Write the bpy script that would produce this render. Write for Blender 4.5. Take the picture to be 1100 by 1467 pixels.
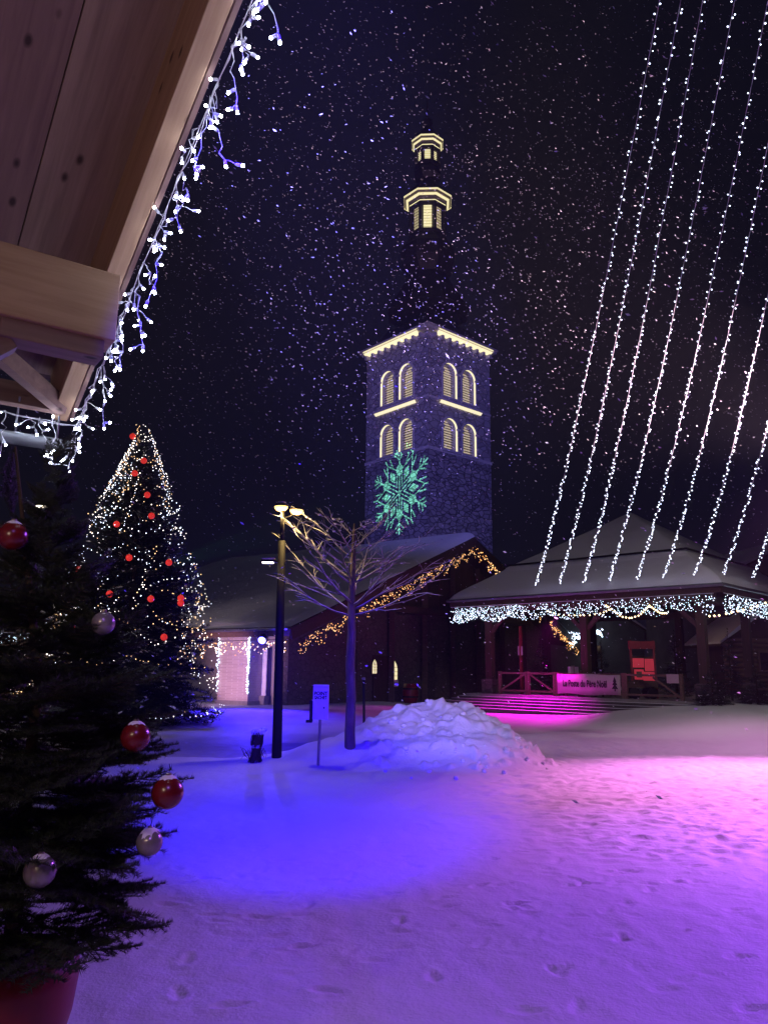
import bpy, math, random
import numpy as np
from mathutils import Vector, Matrix

random.seed(7)
RNG = np.random.default_rng(7)
SC = bpy.context.scene
COL = SC.collection
PI = math.pi
for _o in list(bpy.data.objects):
    bpy.data.objects.remove(_o)

# ------------------------------------------------------------------ camera
F_PX, CX, CY = 1102.0, 550.0, 733.5          # photograph 1100 x 1467
CAM_Z = 2.0
PITCH, ROLL = math.radians(11.3), math.radians(0.55)
cam_d = bpy.data.cameras.new('camera')
cam = bpy.data.objects.new('camera', cam_d)
COL.objects.link(cam)
cam_d.sensor_fit = 'HORIZONTAL'
cam_d.sensor_width = 36.0
cam_d.lens = 36.0 * F_PX / 1100.0
cam_d.clip_start = 0.05
cam_d.clip_end = 1200.0
CAM_M = Matrix.Translation((0, 0, CAM_Z)) @ Matrix.Rotation(PI / 2 + PITCH, 4, 'X') @ Matrix.Rotation(ROLL, 4, 'Z')
cam.matrix_world = CAM_M
SC.camera = cam

# ------------------------------------------------------------------ night sky
world = bpy.data.worlds.new('World')
SC.world = world
world.use_nodes = True
wn, wl = world.node_tree.nodes, world.node_tree.links
wn.clear()
w_out = wn.new('ShaderNodeOutputWorld')
w_sky = wn.new('ShaderNodeTexSky')
w_sky.sky_type = 'NISHITA'
w_sky.sun_disc = False
w_sky.sun_elevation = math.radians(-6.0)
w_sky.sun_rotation = math.radians(150)
w_bg = wn.new('ShaderNodeBackground')
w_bg.inputs['Strength'].default_value = 0.02
w_cloud = wn.new('ShaderNodeBackground')          # low snow cloud, lit faintly by the village
w_cloud.inputs['Color'].default_value = (0.42, 0.38, 0.92, 1)
w_cloud.inputs['Strength'].default_value = 0.0098
w_add = wn.new('ShaderNodeAddShader')
wl.new(w_sky.outputs['Color'], w_bg.inputs['Color'])
wl.new(w_bg.outputs[0], w_add.inputs[0])
wl.new(w_cloud.outputs[0], w_add.inputs[1])
wl.new(w_add.outputs[0], w_out.inputs['Surface'])

SC.view_settings.view_transform = 'Standard'
SC.view_settings.look = 'None'
SC.view_settings.exposure = 0.0
SC.view_settings.gamma = 1.0
SC.view_settings.use_curve_mapping = False
SC.cycles.use_denoising = True
SC.cycles.max_bounces = 5
SC.cycles.diffuse_bounces = 3
SC.cycles.glossy_bounces = 2
SC.cycles.transparent_max_bounces = 6
SC.cycles.sample_clamp_indirect = 4.0

# ------------------------------------------------------------------ helpers
def ray(x, y):
    v = Vector(((x - CX) / F_PX, -(y - CY) / F_PX, -1.0))
    return (CAM_M.to_3x3() @ v)

def at(x, y, depth):
    """point on the pixel's ray whose world Y equals depth"""
    r = ray(x, y)
    return Vector((0, 0, CAM_Z)) + r * (depth / r.y)

def on_plane(x, y, p, n):
    r = ray(x, y)
    o = Vector((0, 0, CAM_Z))
    return o + r * ((p - o).dot(n) / r.dot(n))

def sstep(a, b, x):
    t = np.clip((x - a) / (b - a), 0, 1)
    return t * t * (3 - 2 * t)

_LAT = RNG.random((256, 256))
def vnoise(x, y):
    x = np.asarray(x, float); y = np.asarray(y, float)
    xi = np.floor(x).astype(int); yi = np.floor(y).astype(int)
    fx = x - xi; fy = y - yi
    fx = fx * fx * (3 - 2 * fx); fy = fy * fy * (3 - 2 * fy)
    a = _LAT[xi & 255, yi & 255]; b = _LAT[(xi + 1) & 255, yi & 255]
    c = _LAT[xi & 255, (yi + 1) & 255]; d = _LAT[(xi + 1) & 255, (yi + 1) & 255]
    return (a * (1 - fx) + b * fx) * (1 - fy) + (c * (1 - fx) + d * fx) * fy - 0.5

def fbm(x, y, s, octv=3):
    r = 0; amp = 1
    for k in range(octv):
        r = r + amp * vnoise(x / s + 17.3 * k, y / s + 5.1 * k)
        s *= 0.48; amp *= 0.5
    return r

def basis(d, up=Vector((0, 0, 1))):
    d = d.normalized()
    s = d.cross(up)
    if s.length < 1e-4:
        s = d.cross(Vector((1, 0, 0)))
    s.normalize()
    return d, s, s.cross(d).normalized()

class MB:
    """collects shapes, then links them as ONE mesh object"""
    def __init__(self):
        self.v, self.f, self.m = [], [], []
        self.mat = 0
    def add(self, vs, fs):
        n = len(self.v)
        self.v += [tuple(p) for p in vs]
        for f in fs:
            self.f.append(tuple(i + n for i in f)); self.m.append(self.mat)
        return self
    def box(self, c, size, ax=None):
        X, Y, Z = ax if ax else (Vector((1, 0, 0)), Vector((0, 1, 0)), Vector((0, 0, 1)))
        c = Vector(c); hx, hy, hz = size[0] / 2, size[1] / 2, size[2] / 2
        vs = [c + X * (hx * i) + Y * (hy * j) + Z * (hz * k) for i in (-1, 1) for j in (-1, 1) for k in (-1, 1)]
        return self.add(vs, [(0, 1, 3, 2), (4, 6, 7, 5), (0, 4, 5, 1), (2, 3, 7, 6), (0, 2, 6, 4), (1, 5, 7, 3)])
    def beam(self, p0, p1, w, h, up=Vector((0, 0, 1))):
        p0, p1 = Vector(p0), Vector(p1)
        d, s, u = basis(p1 - p0, up)
        return self.box((p0 + p1) / 2, ((p1 - p0).length, w, h), (d, s, u))
    def tube(self, pts, rad, n=6, cap=True, squash=1.0):
        pts = [Vector(p) for p in pts]
        k = len(pts)
        if not hasattr(rad, '__len__'):
            rad = [rad] * k
        vs, fs = [], []
        prev = None
        for i, p in enumerate(pts):
            d = (pts[min(i + 1, k - 1)] - pts[max(i - 1, 0)])
            if d.length < 1e-9: d = Vector((0, 0, 1))
            d.normalize()
            if prev is None:
                _, s, u = basis(d, Vector((0, 0, 1)) if abs(d.z) < 0.95 else Vector((0, 1, 0)))
            else:
                s = (prev - d * prev.dot(d))
                s = s.normalized() if s.length > 1e-6 else basis(d)[1]
                u = s.cross(d)
            prev = s
            for j in range(n):
                a = 2 * PI * j / n
                vs.append(p + s * (rad[i] * math.cos(a)) + u * (rad[i] * squash * math.sin(a)))
        for i in range(k - 1):
            for j in range(n):
                fs.append((i * n + j, i * n + (j + 1) % n, (i + 1) * n + (j + 1) % n, (i + 1) * n + j))
        if cap:
            fs.append(tuple(range(n))[::-1]); fs.append(tuple((k - 1) * n + j for j in range(n)))
        return self.add(vs, fs)
    def lathe(self, prof, c=(0, 0, 0), n=16, rot=0.0, ax=None):
        X, Y, Z = ax if ax else (Vector((1, 0, 0)), Vector((0, 1, 0)), Vector((0, 0, 1)))
        c = Vector(c); vs, fs = [], []
        for r, z in prof:
            for j in range(n):
                a = 2 * PI * j / n + rot
                vs.append(c + X * (r * math.cos(a)) + Y * (r * math.sin(a)) + Z * z)
        for i in range(len(prof) - 1):
            for j in range(n):
                fs.append((i * n + j, i * n + (j + 1) % n, (i + 1) * n + (j + 1) % n, (i + 1) * n + j))
        fs.append(tuple(range(n))[::-1]); fs.append(tuple((len(prof) - 1) * n + j for j in range(n)))
        return self.add(vs, fs)
    def ball(self, c, r, n=12, m=8, sz=1.0):
        prof = [(max(r * math.sin(PI * i / m), 1e-4), -r * sz * math.cos(PI * i / m)) for i in range(m + 1)]
        return self.lathe(prof, c, n)
    def prism(self, poly, ext):
        """poly: list of 3D points (planar), ext: extrusion vector"""
        poly = [Vector(p) for p in poly]; ext = Vector(ext); n = len(poly)
        nrm = Vector((0, 0, 0))
        for i in range(n): nrm += (poly[i] - poly[0]).cross(poly[(i + 1) % n] - poly[0])
        if nrm.dot(ext) > 0: poly = poly[::-1]
        vs = poly + [p + ext for p in poly]
        fs = [tuple(range(n))] + [tuple(range(2 * n - 1, n - 1, -1))]
        fs += [(i, i + n, (i + 1) % n + n, (i + 1) % n) for i in range(n)]
        return self.add(vs, fs)
    def mesh(self, name, mats, smooth=False):
        me = bpy.data.meshes.new(name)
        me.from_pydata(self.v, [], self.f)
        for m in (mats if isinstance(mats, (list, tuple)) else [mats]): me.materials.append(m)
        me.polygons.foreach_set('material_index', self.m)
        if smooth: me.polygons.foreach_set('use_smooth', [True] * len(self.f))
        me.update()
        return me
    def build(self, name, mats, parent=None, smooth=False):
        return put(name, self.mesh(name, mats, smooth), parent)

WM = {}
def put(name, data, parent=None, M=None):
    o = bpy.data.objects.new(name, data)
    COL.objects.link(o)
    M = M.copy() if M is not None else Matrix.Identity(4)
    if parent is not None:
        o.parent = parent
        o.matrix_parent_inverse = WM[parent.name].inverted()
    o.matrix_basis = M
    WM[o.name] = M
    return o

def tag(o, label, cat, group=None, kind=None):
    if label: o['label'] = label
    if cat: o['category'] = cat
    if group: o['group'] = group
    if kind: o['kind'] = kind
    return o

def thing(name, loc, label, cat, group=None):
    o = put(name, None, None, Matrix.Translation(Vector(loc)))
    o.empty_display_size = 0.2
    return tag(o, label, cat, group)

def big_mesh(name, V, T, mats, parent=None, smooth=False, midx=None, M=None):
    V = np.asarray(V, np.float32); T = np.asarray(T, np.int32)
    me = bpy.data.meshes.new(name)
    k = T.shape[1]
    me.vertices.add(len(V)); me.vertices.foreach_set('co', V.ravel())
    me.loops.add(T.size); me.loops.foreach_set('vertex_index', T.ravel())
    me.polygons.add(len(T))
    me.polygons.foreach_set('loop_start', np.arange(0, T.size, k, dtype=np.int32))
    me.polygons.foreach_set('loop_total', np.full(len(T), k, np.int32))
    for m in (mats if isinstance(mats, (list, tuple)) else [mats]): me.materials.append(m)
    if midx is not None: me.polygons.foreach_set('material_index', np.asarray(midx, np.int32))
    me.polygons.foreach_set('use_smooth', np.full(len(T), smooth))
    me.update(calc_edges=True)
    me.validate()
    return put(name, me, parent, M)

# ------------------------------------------------------------------ materials
def new_mat(name):
    m = bpy.data.materials.new(name); m.use_nodes = True
    nt = m.node_tree
    return m, nt, nt.nodes['Principled BSDF']

def nd(nt, t, **kw):
    n = nt.nodes.new(t)
    for k, v in kw.items():
        if k in n.inputs: n.inputs[k].default_value = v
        else: setattr(n, k, v)
    return n

def mat(name, c1, rough=0.6, c2=None, scale=6.0, bump=0.0, bscale=40.0, metal=0.0, stretch=(1, 1, 1), spec=0.4):
    m, nt, b = new_mat(name)
    b.inputs['Roughness'].default_value = rough
    b.inputs['Metallic'].default_value = metal
    b.inputs['Specular IOR Level'].default_value = spec
    tc = nd(nt, 'ShaderNodeTexCoord'); mp = nd(nt, 'ShaderNodeMapping')
    mp.inputs['Scale'].default_value = stretch
    nt.links.new(tc.outputs['Object'], mp.inputs['Vector'])
    n1 = nd(nt, 'ShaderNodeTexNoise', Scale=scale, Detail=5.0, Roughness=0.6)
    nt.links.new(mp.outputs[0], n1.inputs['Vector'])
    c2 = c2 or tuple(x * 0.7 for x in c1)
    cr = nd(nt, 'ShaderNodeValToRGB')
    cr.color_ramp.elements[0].position = 0.32; cr.color_ramp.elements[1].position = 0.68
    cr.color_ramp.elements[0].color = (*c2, 1); cr.color_ramp.elements[1].color = (*c1, 1)
    nt.links.new(n1.outputs['Fac'], cr.inputs['Fac'])
    nt.links.new(cr.outputs['Color'], b.inputs['Base Color'])
    if bump:
        n2 = nd(nt, 'ShaderNodeTexNoise', Scale=bscale, Detail=4.0)
        nt.links.new(mp.outputs[0], n2.inputs['Vector'])
        bp = nd(nt, 'ShaderNodeBump', Strength=bump, Distance=0.02)
        nt.links.new(n2.outputs['Fac'], bp.inputs['Height'])
        nt.links.new(bp.outputs['Normal'], b.inputs['Normal'])
    return m

def glow(name, col, strength, sampled=False):
    m, nt, b = new_mat(name)
    b.inputs['Base Color'].default_value = (*[min(1, c) for c in col], 1)
    b.inputs['Emission Color'].default_value = (*col, 1)
    b.inputs['Emission Strength'].default_value = strength
    b.inputs['Roughness'].default_value = 0.4
    m.cycles.emission_sampling = 'AUTO' if sampled else 'NONE'
    return m

def wood(name, c1, c2, axis=0, grain=18.0, knots=True, rough=0.7):
    m, nt, b = new_mat(name)
    b.inputs['Roughness'].default_value = rough
    b.inputs['Specular IOR Level'].default_value = 0.3
    tc = nd(nt, 'ShaderNodeTexCoord'); mp = nd(nt, 'ShaderNodeMapping')
    sc = [grain] * 3; sc[axis] = grain * 0.06
    mp.inputs['Scale'].default_value = sc
    nt.links.new(tc.outputs['Object'], mp.inputs['Vector'])
    oi = nd(nt, 'ShaderNodeObjectInfo')
    off = nd(nt, 'ShaderNodeVectorMath', operation='ADD')
    mul = nd(nt, 'ShaderNodeMath', operation='MULTIPLY'); mul.inputs[1].default_value = 37.0
    nt.links.new(oi.outputs['Random'], mul.inputs[0])
    nt.links.new(mp.outputs[0], off.inputs[0]); nt.links.new(mul.outputs[0], off.inputs[1])
    n1 = nd(nt, 'ShaderNodeTexNoise', Scale=1.0, Detail=6.0, Roughness=0.65, Distortion=0.4)
    nt.links.new(off.outputs[0], n1.inputs['Vector'])
    cr = nd(nt, 'ShaderNodeValToRGB')
    cr.color_ramp.elements[0].position = 0.3; cr.color_ramp.elements[1].position = 0.7
    cr.color_ramp.elements[0].color = (*c2, 1); cr.color_ramp.elements[1].color = (*c1, 1)
    nt.links.new(n1.outputs['Fac'], cr.inputs['Fac'])
    last = cr.outputs['Color']
    if knots:
        mp2 = nd(nt, 'ShaderNodeMapping')
        s2 = [6.5] * 3; s2[axis] = 3.6
        mp2.inputs['Scale'].default_value = s2
        nt.links.new(tc.outputs['Object'], mp2.inputs['Vector'])
        off2 = nd(nt, 'ShaderNodeVectorMath', operation='ADD')
        nt.links.new(mp2.outputs[0], off2.inputs[0]); nt.links.new(mul.outputs[0], off2.inputs[1])
        vo = nd(nt, 'ShaderNodeTexVoronoi', Scale=1.0)
        nt.links.new(off2.outputs[0], vo.inputs['Vector'])
        k = nd(nt, 'ShaderNodeValToRGB')
        k.color_ramp.elements[0].position = 0.07; k.color_ramp.elements[1].position = 0.16
        k.color_ramp.elements[0].color = (0, 0, 0, 1); k.color_ramp.elements[1].color = (1, 1, 1, 1)
        nt.links.new(vo.outputs['Distance'], k.inputs['Fac'])
        mx = nd(nt, 'ShaderNodeMix', data_type='RGBA')
        mx.inputs[6].default_value = (c2[0] * 0.25, c2[1] * 0.22, c2[2] * 0.2, 1)
        nt.links.new(k.outputs['Color'], mx.inputs[0]); nt.links.new(last, mx.inputs[7])
        last = mx.outputs[2]
    nt.links.new(last, b.inputs['Base Color'])
    bp = nd(nt, 'ShaderNodeBump', Strength=0.25, Distance=0.004)
    nt.links.new(n1.outputs['Fac'], bp.inputs['Height']); nt.links.new(bp.outputs['Normal'], b.inputs['Normal'])
    return m

def snow_mat(name, base=(0.82, 0.84, 0.88), b1=9.0, b2=55.0, strength=0.5, attr=False, dist=0.03):
    m, nt, b = new_mat(name)
    b.inputs['Roughness'].default_value = 0.62
    b.inputs['Specular IOR Level'].default_value = 0.35
    tc = nd(nt, 'ShaderNodeTexCoord')
    n1 = nd(nt, 'ShaderNodeTexNoise', Scale=b1, Detail=6.0, Roughness=0.6)
    n2 = nd(nt, 'ShaderNodeTexNoise', Scale=b2, Detail=3.0)
    nt.links.new(tc.outputs['Object'], n1.inputs['Vector']); nt.links.new(tc.outputs['Object'], n2.inputs['Vector'])
    ad = nd(nt, 'ShaderNodeMath', operation='MULTIPLY_ADD'); ad.inputs[1].default_value = 0.3
    nt.links.new(n2.outputs['Fac'], ad.inputs[0]); nt.links.new(n1.outputs['Fac'], ad.inputs[2])
    bp = nd(nt, 'ShaderNodeBump', Strength=strength, Distance=dist)
    nt.links.new(ad.outputs[0], bp.inputs['Height']); nt.links.new(bp.outputs['Normal'], b.inputs['Normal'])
    if attr:
        at_ = nd(nt, 'ShaderNodeAttribute', attribute_name='wear')
        n3 = nd(nt, 'ShaderNodeTexNoise', Scale=1.3, Detail=6.0, Roughness=0.7)
        nt.links.new(tc.outputs['Object'], n3.inputs['Vector'])
        mu = nd(nt, 'ShaderNodeMath', operation='MULTIPLY_ADD'); mu.inputs[1].default_value = 0.5; mu.inputs[2].default_value = -0.25
        nt.links.new(n3.outputs['Fac'], mu.inputs[0])
        sm = nd(nt, 'ShaderNodeMath', operation='ADD', use_clamp=True)
        gate = nd(nt, 'ShaderNodeMath', operation='MULTIPLY')
        nt.links.new(mu.outputs[0], gate.inputs[0]); nt.links.new(at_.outputs['Fac'], gate.inputs[1])
        nt.links.new(gate.outputs[0], sm.inputs[0]); nt.links.new(at_.outputs['Fac'], sm.inputs[1])
        mx = nd(nt, 'ShaderNodeMix', data_type='RGBA')
        mx.inputs[6].default_value = (*base, 1); mx.inputs[7].default_value = (0.075, 0.07, 0.075, 1)
        nt.links.new(sm.outputs[0], mx.inputs[0]); nt.links.new(mx.outputs[2], b.inputs['Base Color'])
    else:
        b.inputs['Base Color'].default_value = (*base, 1)
    return m

def stone_mat(name, c1, c2, scale=1.6, bump=0.7, flat=(1, 1, 1.6), joint=0.55):
    m, nt, b = new_mat(name)
    b.inputs['Roughness'].default_value = 0.85
    tc = nd(nt, 'ShaderNodeTexCoord'); mp = nd(nt, 'ShaderNodeMapping'); mp.inputs['Scale'].default_value = flat
    nt.links.new(tc.outputs['Object'], mp.inputs['Vector'])
    ns = nd(nt, 'ShaderNodeTexNoise', Scale=1.5, Detail=3.0)
    nt.links.new(mp.outputs[0], ns.inputs['Vector'])
    mv = nd(nt, 'ShaderNodeMix', data_type='VECTOR'); mv.inputs[0].default_value = 0.12
    nt.links.new(mp.outputs[0], mv.inputs[4]); nt.links.new(ns.outputs['Color'], mv.inputs[5])
    v1 = nd(nt, 'ShaderNodeTexVoronoi', Scale=scale, feature='DISTANCE_TO_EDGE')
    v2 = nd(nt, 'ShaderNodeTexVoronoi', Scale=scale)
    nt.links.new(mv.outputs[1], v1.inputs['Vector']); nt.links.new(mv.outputs[1], v2.inputs['Vector'])
    n2 = nd(nt, 'ShaderNodeTexNoise', Scale=9.0, Detail=5.0, Roughness=0.7)
    nt.links.new(tc.outputs['Object'], n2.inputs['Vector'])
    sep = nd(nt, 'ShaderNodeSeparateColor'); nt.links.new(v2.outputs['Color'], sep.inputs[0])
    av = nd(nt, 'ShaderNodeMath', operation='MULTIPLY_ADD'); av.inputs[1].default_value = 0.6
    nt.links.new(sep.outputs[0], av.inputs[0])
    nh = nd(nt, 'ShaderNodeMath', operation='MULTIPLY'); nh.inputs[1].default_value = 0.5
    nt.links.new(n2.outputs['Fac'], nh.inputs[0]); nt.links.new(nh.outputs[0], av.inputs[2])
    mx = nd(nt, 'ShaderNodeMix', data_type='RGBA')
    mx.inputs[6].default_value = (*c2, 1); mx.inputs[7].default_value = (*c1, 1)
    nt.links.new(av.outputs[0], mx.inputs[0])
    jr = nd(nt, 'ShaderNodeValToRGB')
    jr.color_ramp.elements[0].position = 0.02; jr.color_ramp.elements[1].position = 0.09
    nt.links.new(v1.outputs['Distance'], jr.inputs['Fac'])
    mj = nd(nt, 'ShaderNodeMix', data_type='RGBA')
    mj.inputs[6].default_value = (*[c * joint for c in c2], 1)
    nt.links.new(jr.outputs['Color'], mj.inputs[0]); nt.links.new(mx.outputs[2], mj.inputs[7])
    nt.links.new(mj.outputs[2], b.inputs['Base Color'])
    bp = nd(nt, 'ShaderNodeBump', Strength=bump, Distance=0.08)
    nt.links.new(jr.outputs['Color'], bp.inputs['Height']); nt.links.new(bp.outputs['Normal'], b.inputs['Normal'])
    return m

def brick_mat(name, c1, c2, cm, scale=5.0):
    m, nt, b = new_mat(name)
    b.inputs['Roughness'].default_value = 0.85
    tc = nd(nt, 'ShaderNodeTexCoord')
    br = nd(nt, 'ShaderNodeTexBrick', Scale=scale)
    br.inputs['Color1'].default_value = (*c1, 1); br.inputs['Color2'].default_value = (*c2, 1)
    br.inputs['Mortar'].default_value = (*cm, 1); br.inputs['Mortar Size'].default_value = 0.02
    sep = nd(nt, 'ShaderNodeSeparateXYZ'); cmb = nd(nt, 'ShaderNodeCombineXYZ')
    sx = nd(nt, 'ShaderNodeMath', operation='ADD')
    nt.links.new(tc.outputs['Object'], sep.inputs[0])
    nt.links.new(sep.outputs[0], sx.inputs[0]); nt.links.new(sep.outputs[1], sx.inputs[1])
    nt.links.new(sx.outputs[0], cmb.inputs[0]); nt.links.new(sep.outputs[2], cmb.inputs[1])
    nt.links.new(cmb.outputs[0], br.inputs['Vector'])
    nt.links.new(br.outputs['Color'], b.inputs['Base Color'])
    bp = nd(nt, 'ShaderNodeBump', Strength=0.4, Distance=0.02, invert=True)
    nt.links.new(br.outputs['Fac'], bp.inputs['Height']); nt.links.new(bp.outputs['Normal'], b.inputs['Normal'])
    return m

M = {}
M['snow'] = snow_mat('snow_ground', attr=True, b1=5.0, b2=34.0, strength=0.42, dist=0.04)
M['pile'] = snow_mat('snow_pile', b1=4.0, b2=26.0, strength=0.6, dist=0.05)
M['roofsnow'] = snow_mat('snow_on_roof', b1=1.2, b2=9.0, strength=0.4, dist=0.08)
M['snowcap'] = snow_mat('snow_cap', b1=30, b2=120, strength=0.3, dist=0.01)
M['softwood'] = wood('pale_spruce', (0.44, 0.29, 0.17), (0.30, 0.18, 0.10))
M['board'] = wood('soffit_board', (0.31, 0.215, 0.155), (0.19, 0.125, 0.09))
M['redboard'] = wood('red_stained_board', (0.25, 0.155, 0.125), (0.16, 0.095, 0.08))
M['darkwood'] = wood('dark_wood', (0.085, 0.05, 0.035), (0.045, 0.027, 0.02), axis=2, knots=False)
M['darkwoodx'] = wood('dark_wood_beam', (0.10, 0.06, 0.045), (0.05, 0.03, 0.022), axis=0, knots=False)
M['midwood'] = wood('weathered_wood', (0.19, 0.12, 0.085), (0.10, 0.062, 0.045), axis=0, knots=False)
M['black'] = mat('black_painted_steel', (0.016, 0.016, 0.018), 0.6, spec=0.25)
M['steel'] = mat('galvanised_steel', (0.45, 0.45, 0.47), 0.35, metal=0.8, bump=0.1)
M['gutter'] = mat('zinc_gutter', (0.22, 0.23, 0.25), 0.38, metal=0.6, scale=3)
M['whitepaint'] = mat('white_paint', (0.78, 0.78, 0.78), 0.5, (0.66, 0.66, 0.66), 3.0)
M['wire'] = mat('white_cable', (0.62, 0.62, 0.66), 0.5)
M['socket'] = mat('white_bulb_socket', (0.7, 0.72, 0.76), 0.35)
M['red_gloss'] = mat('red_bauble', (0.17, 0.008, 0.010), 0.26, (0.13, 0.006, 0.008), 4, spec=0.6)
M['silver'] = mat('silver_bauble', (0.30, 0.285, 0.26), 0.26, (0.22, 0.21, 0.20), 10, metal=0.35, bump=0.15, bscale=30)
M['gold'] = mat('bauble_cap', (0.5, 0.45, 0.36), 0.3, metal=0.9)
M['needle'] = mat('fir_needles', (0.052, 0.070, 0.042), 0.55, (0.022, 0.034, 0.020), 14)
M['needle_far'] = mat('spruce_needles', (0.030, 0.044, 0.028), 0.6, (0.014, 0.022, 0.016), 2.5)
M['twig'] = mat('fir_bark', (0.07, 0.045, 0.03), 0.9, bump=0.4)
M['bark'] = mat('grey_bark', (0.19, 0.155, 0.125), 0.85, (0.11, 0.09, 0.075), 10, bump=0.9, bscale=26, stretch=(1, 1, 0.3))
M['potred'] = mat('red_planter_plastic', (0.20, 0.014, 0.012), 0.4, (0.16, 0.011, 0.010), 3)
M['stone'] = stone_mat('tower_rubble_stone', (0.40, 0.37, 0.35), (0.13, 0.12, 0.12), 1.9, 0.8, (1, 1, 1.7), 0.62)
M['render'] = stone_mat('tower_dressed_stone', (0.40, 0.37, 0.36), (0.22, 0.20, 0.195), 1.5, 0.45, (1, 1, 1.8), 0.74)
M['trim'] = mat('cut_stone_trim', (0.55, 0.51, 0.45), 0.7, (0.45, 0.42, 0.38), 4)
M['slate'] = mat('dark_metal_roofing', (0.045, 0.038, 0.042), 0.55, (0.03, 0.026, 0.03), 3, bump=0.2)
M['louvre'] = mat('louvre_slat_wood', (0.10, 0.075, 0.06), 0.8)
M['houseplaster'] = mat('old_house_plaster', (0.15, 0.135, 0.13), 0.9, (0.11, 0.10, 0.10), 1.2, bump=0.2, bscale=12)
M['brick'] = brick_mat('pale_brick', (0.50, 0.42, 0.40), (0.42, 0.34, 0.33), (0.55, 0.5, 0.48), 3.2)
M['plaster'] = mat('plaster_wall', (0.36, 0.33, 0.33), 0.9, (0.30, 0.27, 0.27), 1.2, bump=0.2, bscale=12)
M['rubble'] = stone_mat('church_wall_stone', (0.13, 0.10, 0.095), (0.085, 0.065, 0.062), 3.4, 0.45, (1, 1, 1.7), 0.8)
M['concrete'] = mat('step_concrete', (0.28, 0.27, 0.27), 0.85, (0.2, 0.19, 0.19), 5, bump=0.3)
M['riser'] = mat('dark_step_stone', (0.09, 0.08, 0.085), 0.85, (0.06, 0.055, 0.06), 5, bump=0.3)
M['banner'] = mat('pale_banner_cloth', (0.52, 0.40, 0.46), 0.8, (0.46, 0.35, 0.40), 2)
M['ink'] = mat('dark_lettering', (0.02, 0.018, 0.02), 0.7)
M['kioskred'] = mat('red_painted_wood', (0.26, 0.02, 0.03), 0.6)
M['boxwhite'] = mat('white_enamel_box', (0.72, 0.72, 0.74), 0.35, (0.66, 0.66, 0.68), 6)
M['straw'] = mat('dark_twigs', (0.05, 0.035, 0.028), 0.9)
M['jute'] = mat('sack_cloth', (0.30, 0.22, 0.14), 0.9, bump=0.3)
M['glass'] = mat('dark_window_glass', (0.02, 0.02, 0.025), 0.08, spec=0.6)
# things that give off light, plus glow put on the tower's lit stone
M['led_near'] = glow('icicle_led', (0.74, 0.80, 1.0), 90.0, True)
M['led_cool'] = glow('cool_white_led', (0.72, 0.79, 1.0), 4.2)
M['led_cyan'] = glow('icy_white_led', (0.62, 0.86, 1.0), 3.0)
M['led_warm'] = glow('warm_white_led', (1.0, 0.60, 0.28), 2.4)
M['led_amber'] = glow('amber_led', (1.0, 0.46, 0.13), 1.7)
M['led_pale'] = glow('pale_white_led', (1.0, 0.88, 0.82), 4.2)
M['festoon'] = glow('festoon_bulb', (1.0, 0.74, 0.38), 4.5)
M['redball'] = glow('lit_red_ball', (1.0, 0.045, 0.035), 0.5)
M['tower_led'] = glow('tower_led_strip', (1.0, 0.90, 0.48), 0.98)  # emission stands in for lamp-lit trim stone; also the lantern backlights
M['tower_led_dim'] = glow('tower_led_strip_soft', (1.0, 0.84, 0.46), 0.36)
M['window_lit'] = glow('lit_window', (1.0, 0.87, 0.50), 0.9)
M['lamp_face'] = glow('street_lamp_led', (1.0, 0.66, 0.19), 3.2)
M['lamp_face2'] = glow('street_lamp_led_neutral', (1.0, 0.86, 0.68), 4.0)
M['lens_blue'] = glow('blue_projector_lens', (0.30, 0.30, 1.0), 6.0)
M['lens_pink'] = glow('pink_projector_lens', (1.0, 0.3, 0.9), 4.0)

def lamp(parent, name, pos, target, col, power, angle, blend=0.5, radius=0.05, kind='SPOT'):
    l = bpy.data.lights.new(name, kind)
    l.color = col; l.energy = power
    l.shadow_soft_size = radius
    if kind == 'SPOT':
        l.spot_size = math.radians(angle); l.spot_blend = blend
    pos = Vector(pos)
    q = (Vector(target) - pos).to_track_quat('-Z', 'Y').to_matrix().to_4x4()
    return put(name, l, parent, Matrix.Translation(pos) @ q)

def projector(label, pos, target, col, power, angle, blend, lens, group='stage projectors around the square', radius=0.06, r=0.16, mount=None):
    """a stage projector can with its lens, yoke and lamp; pos is the lens centre"""
    pos = Vector(pos); d, s, u = basis(Vector(target) - pos)
    t = thing('stage_projector', pos - d * 0.2, label, 'projector', group)
    b = MB(); b.lathe([(r * 0.55, -0.42), (r * 0.8, -0.36), (r * 0.85, -0.10), (r, -0.06), (r, 0.0), (r * 0.93, 0.0), (r * 0.9, -0.03)], pos, 14, ax=(s, u, d))
    b.build('housing', M['black'], t, True)
    b = MB(); b.lathe([(0.001, -0.028), (r * 0.88, -0.028), (r * 0.88, -0.022), (0.001, -0.016)], pos, 14, ax=(s, u, d))
    b.build('lens', lens, t)
    b = MB()
    c = pos - d * 0.2
    b.beam(c + s * (r + 0.02), c + s * (r + 0.02) + Vector((0, 0, r + 0.1)), 0.03, 0.012)
    b.beam(c - s * (r + 0.02), c - s * (r + 0.02) + Vector((0, 0, r + 0.1)), 0.03, 0.012)
    b.beam(c + s * (r + 0.035) + Vector((0, 0, r + 0.1)), c - s * (r + 0.035) + Vector((0, 0, r + 0.1)), 0.03, 0.012)
    if mount is not None:
        b.beam(c + Vector((0, 0, r + 0.1)), Vector(mount), 0.035, 0.035)
    b.build('yoke', M['black'], t)
    lamp(t, 'projector_beam', pos + d * 0.02, target, col, power, angle, blend, radius)
    return t

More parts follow.
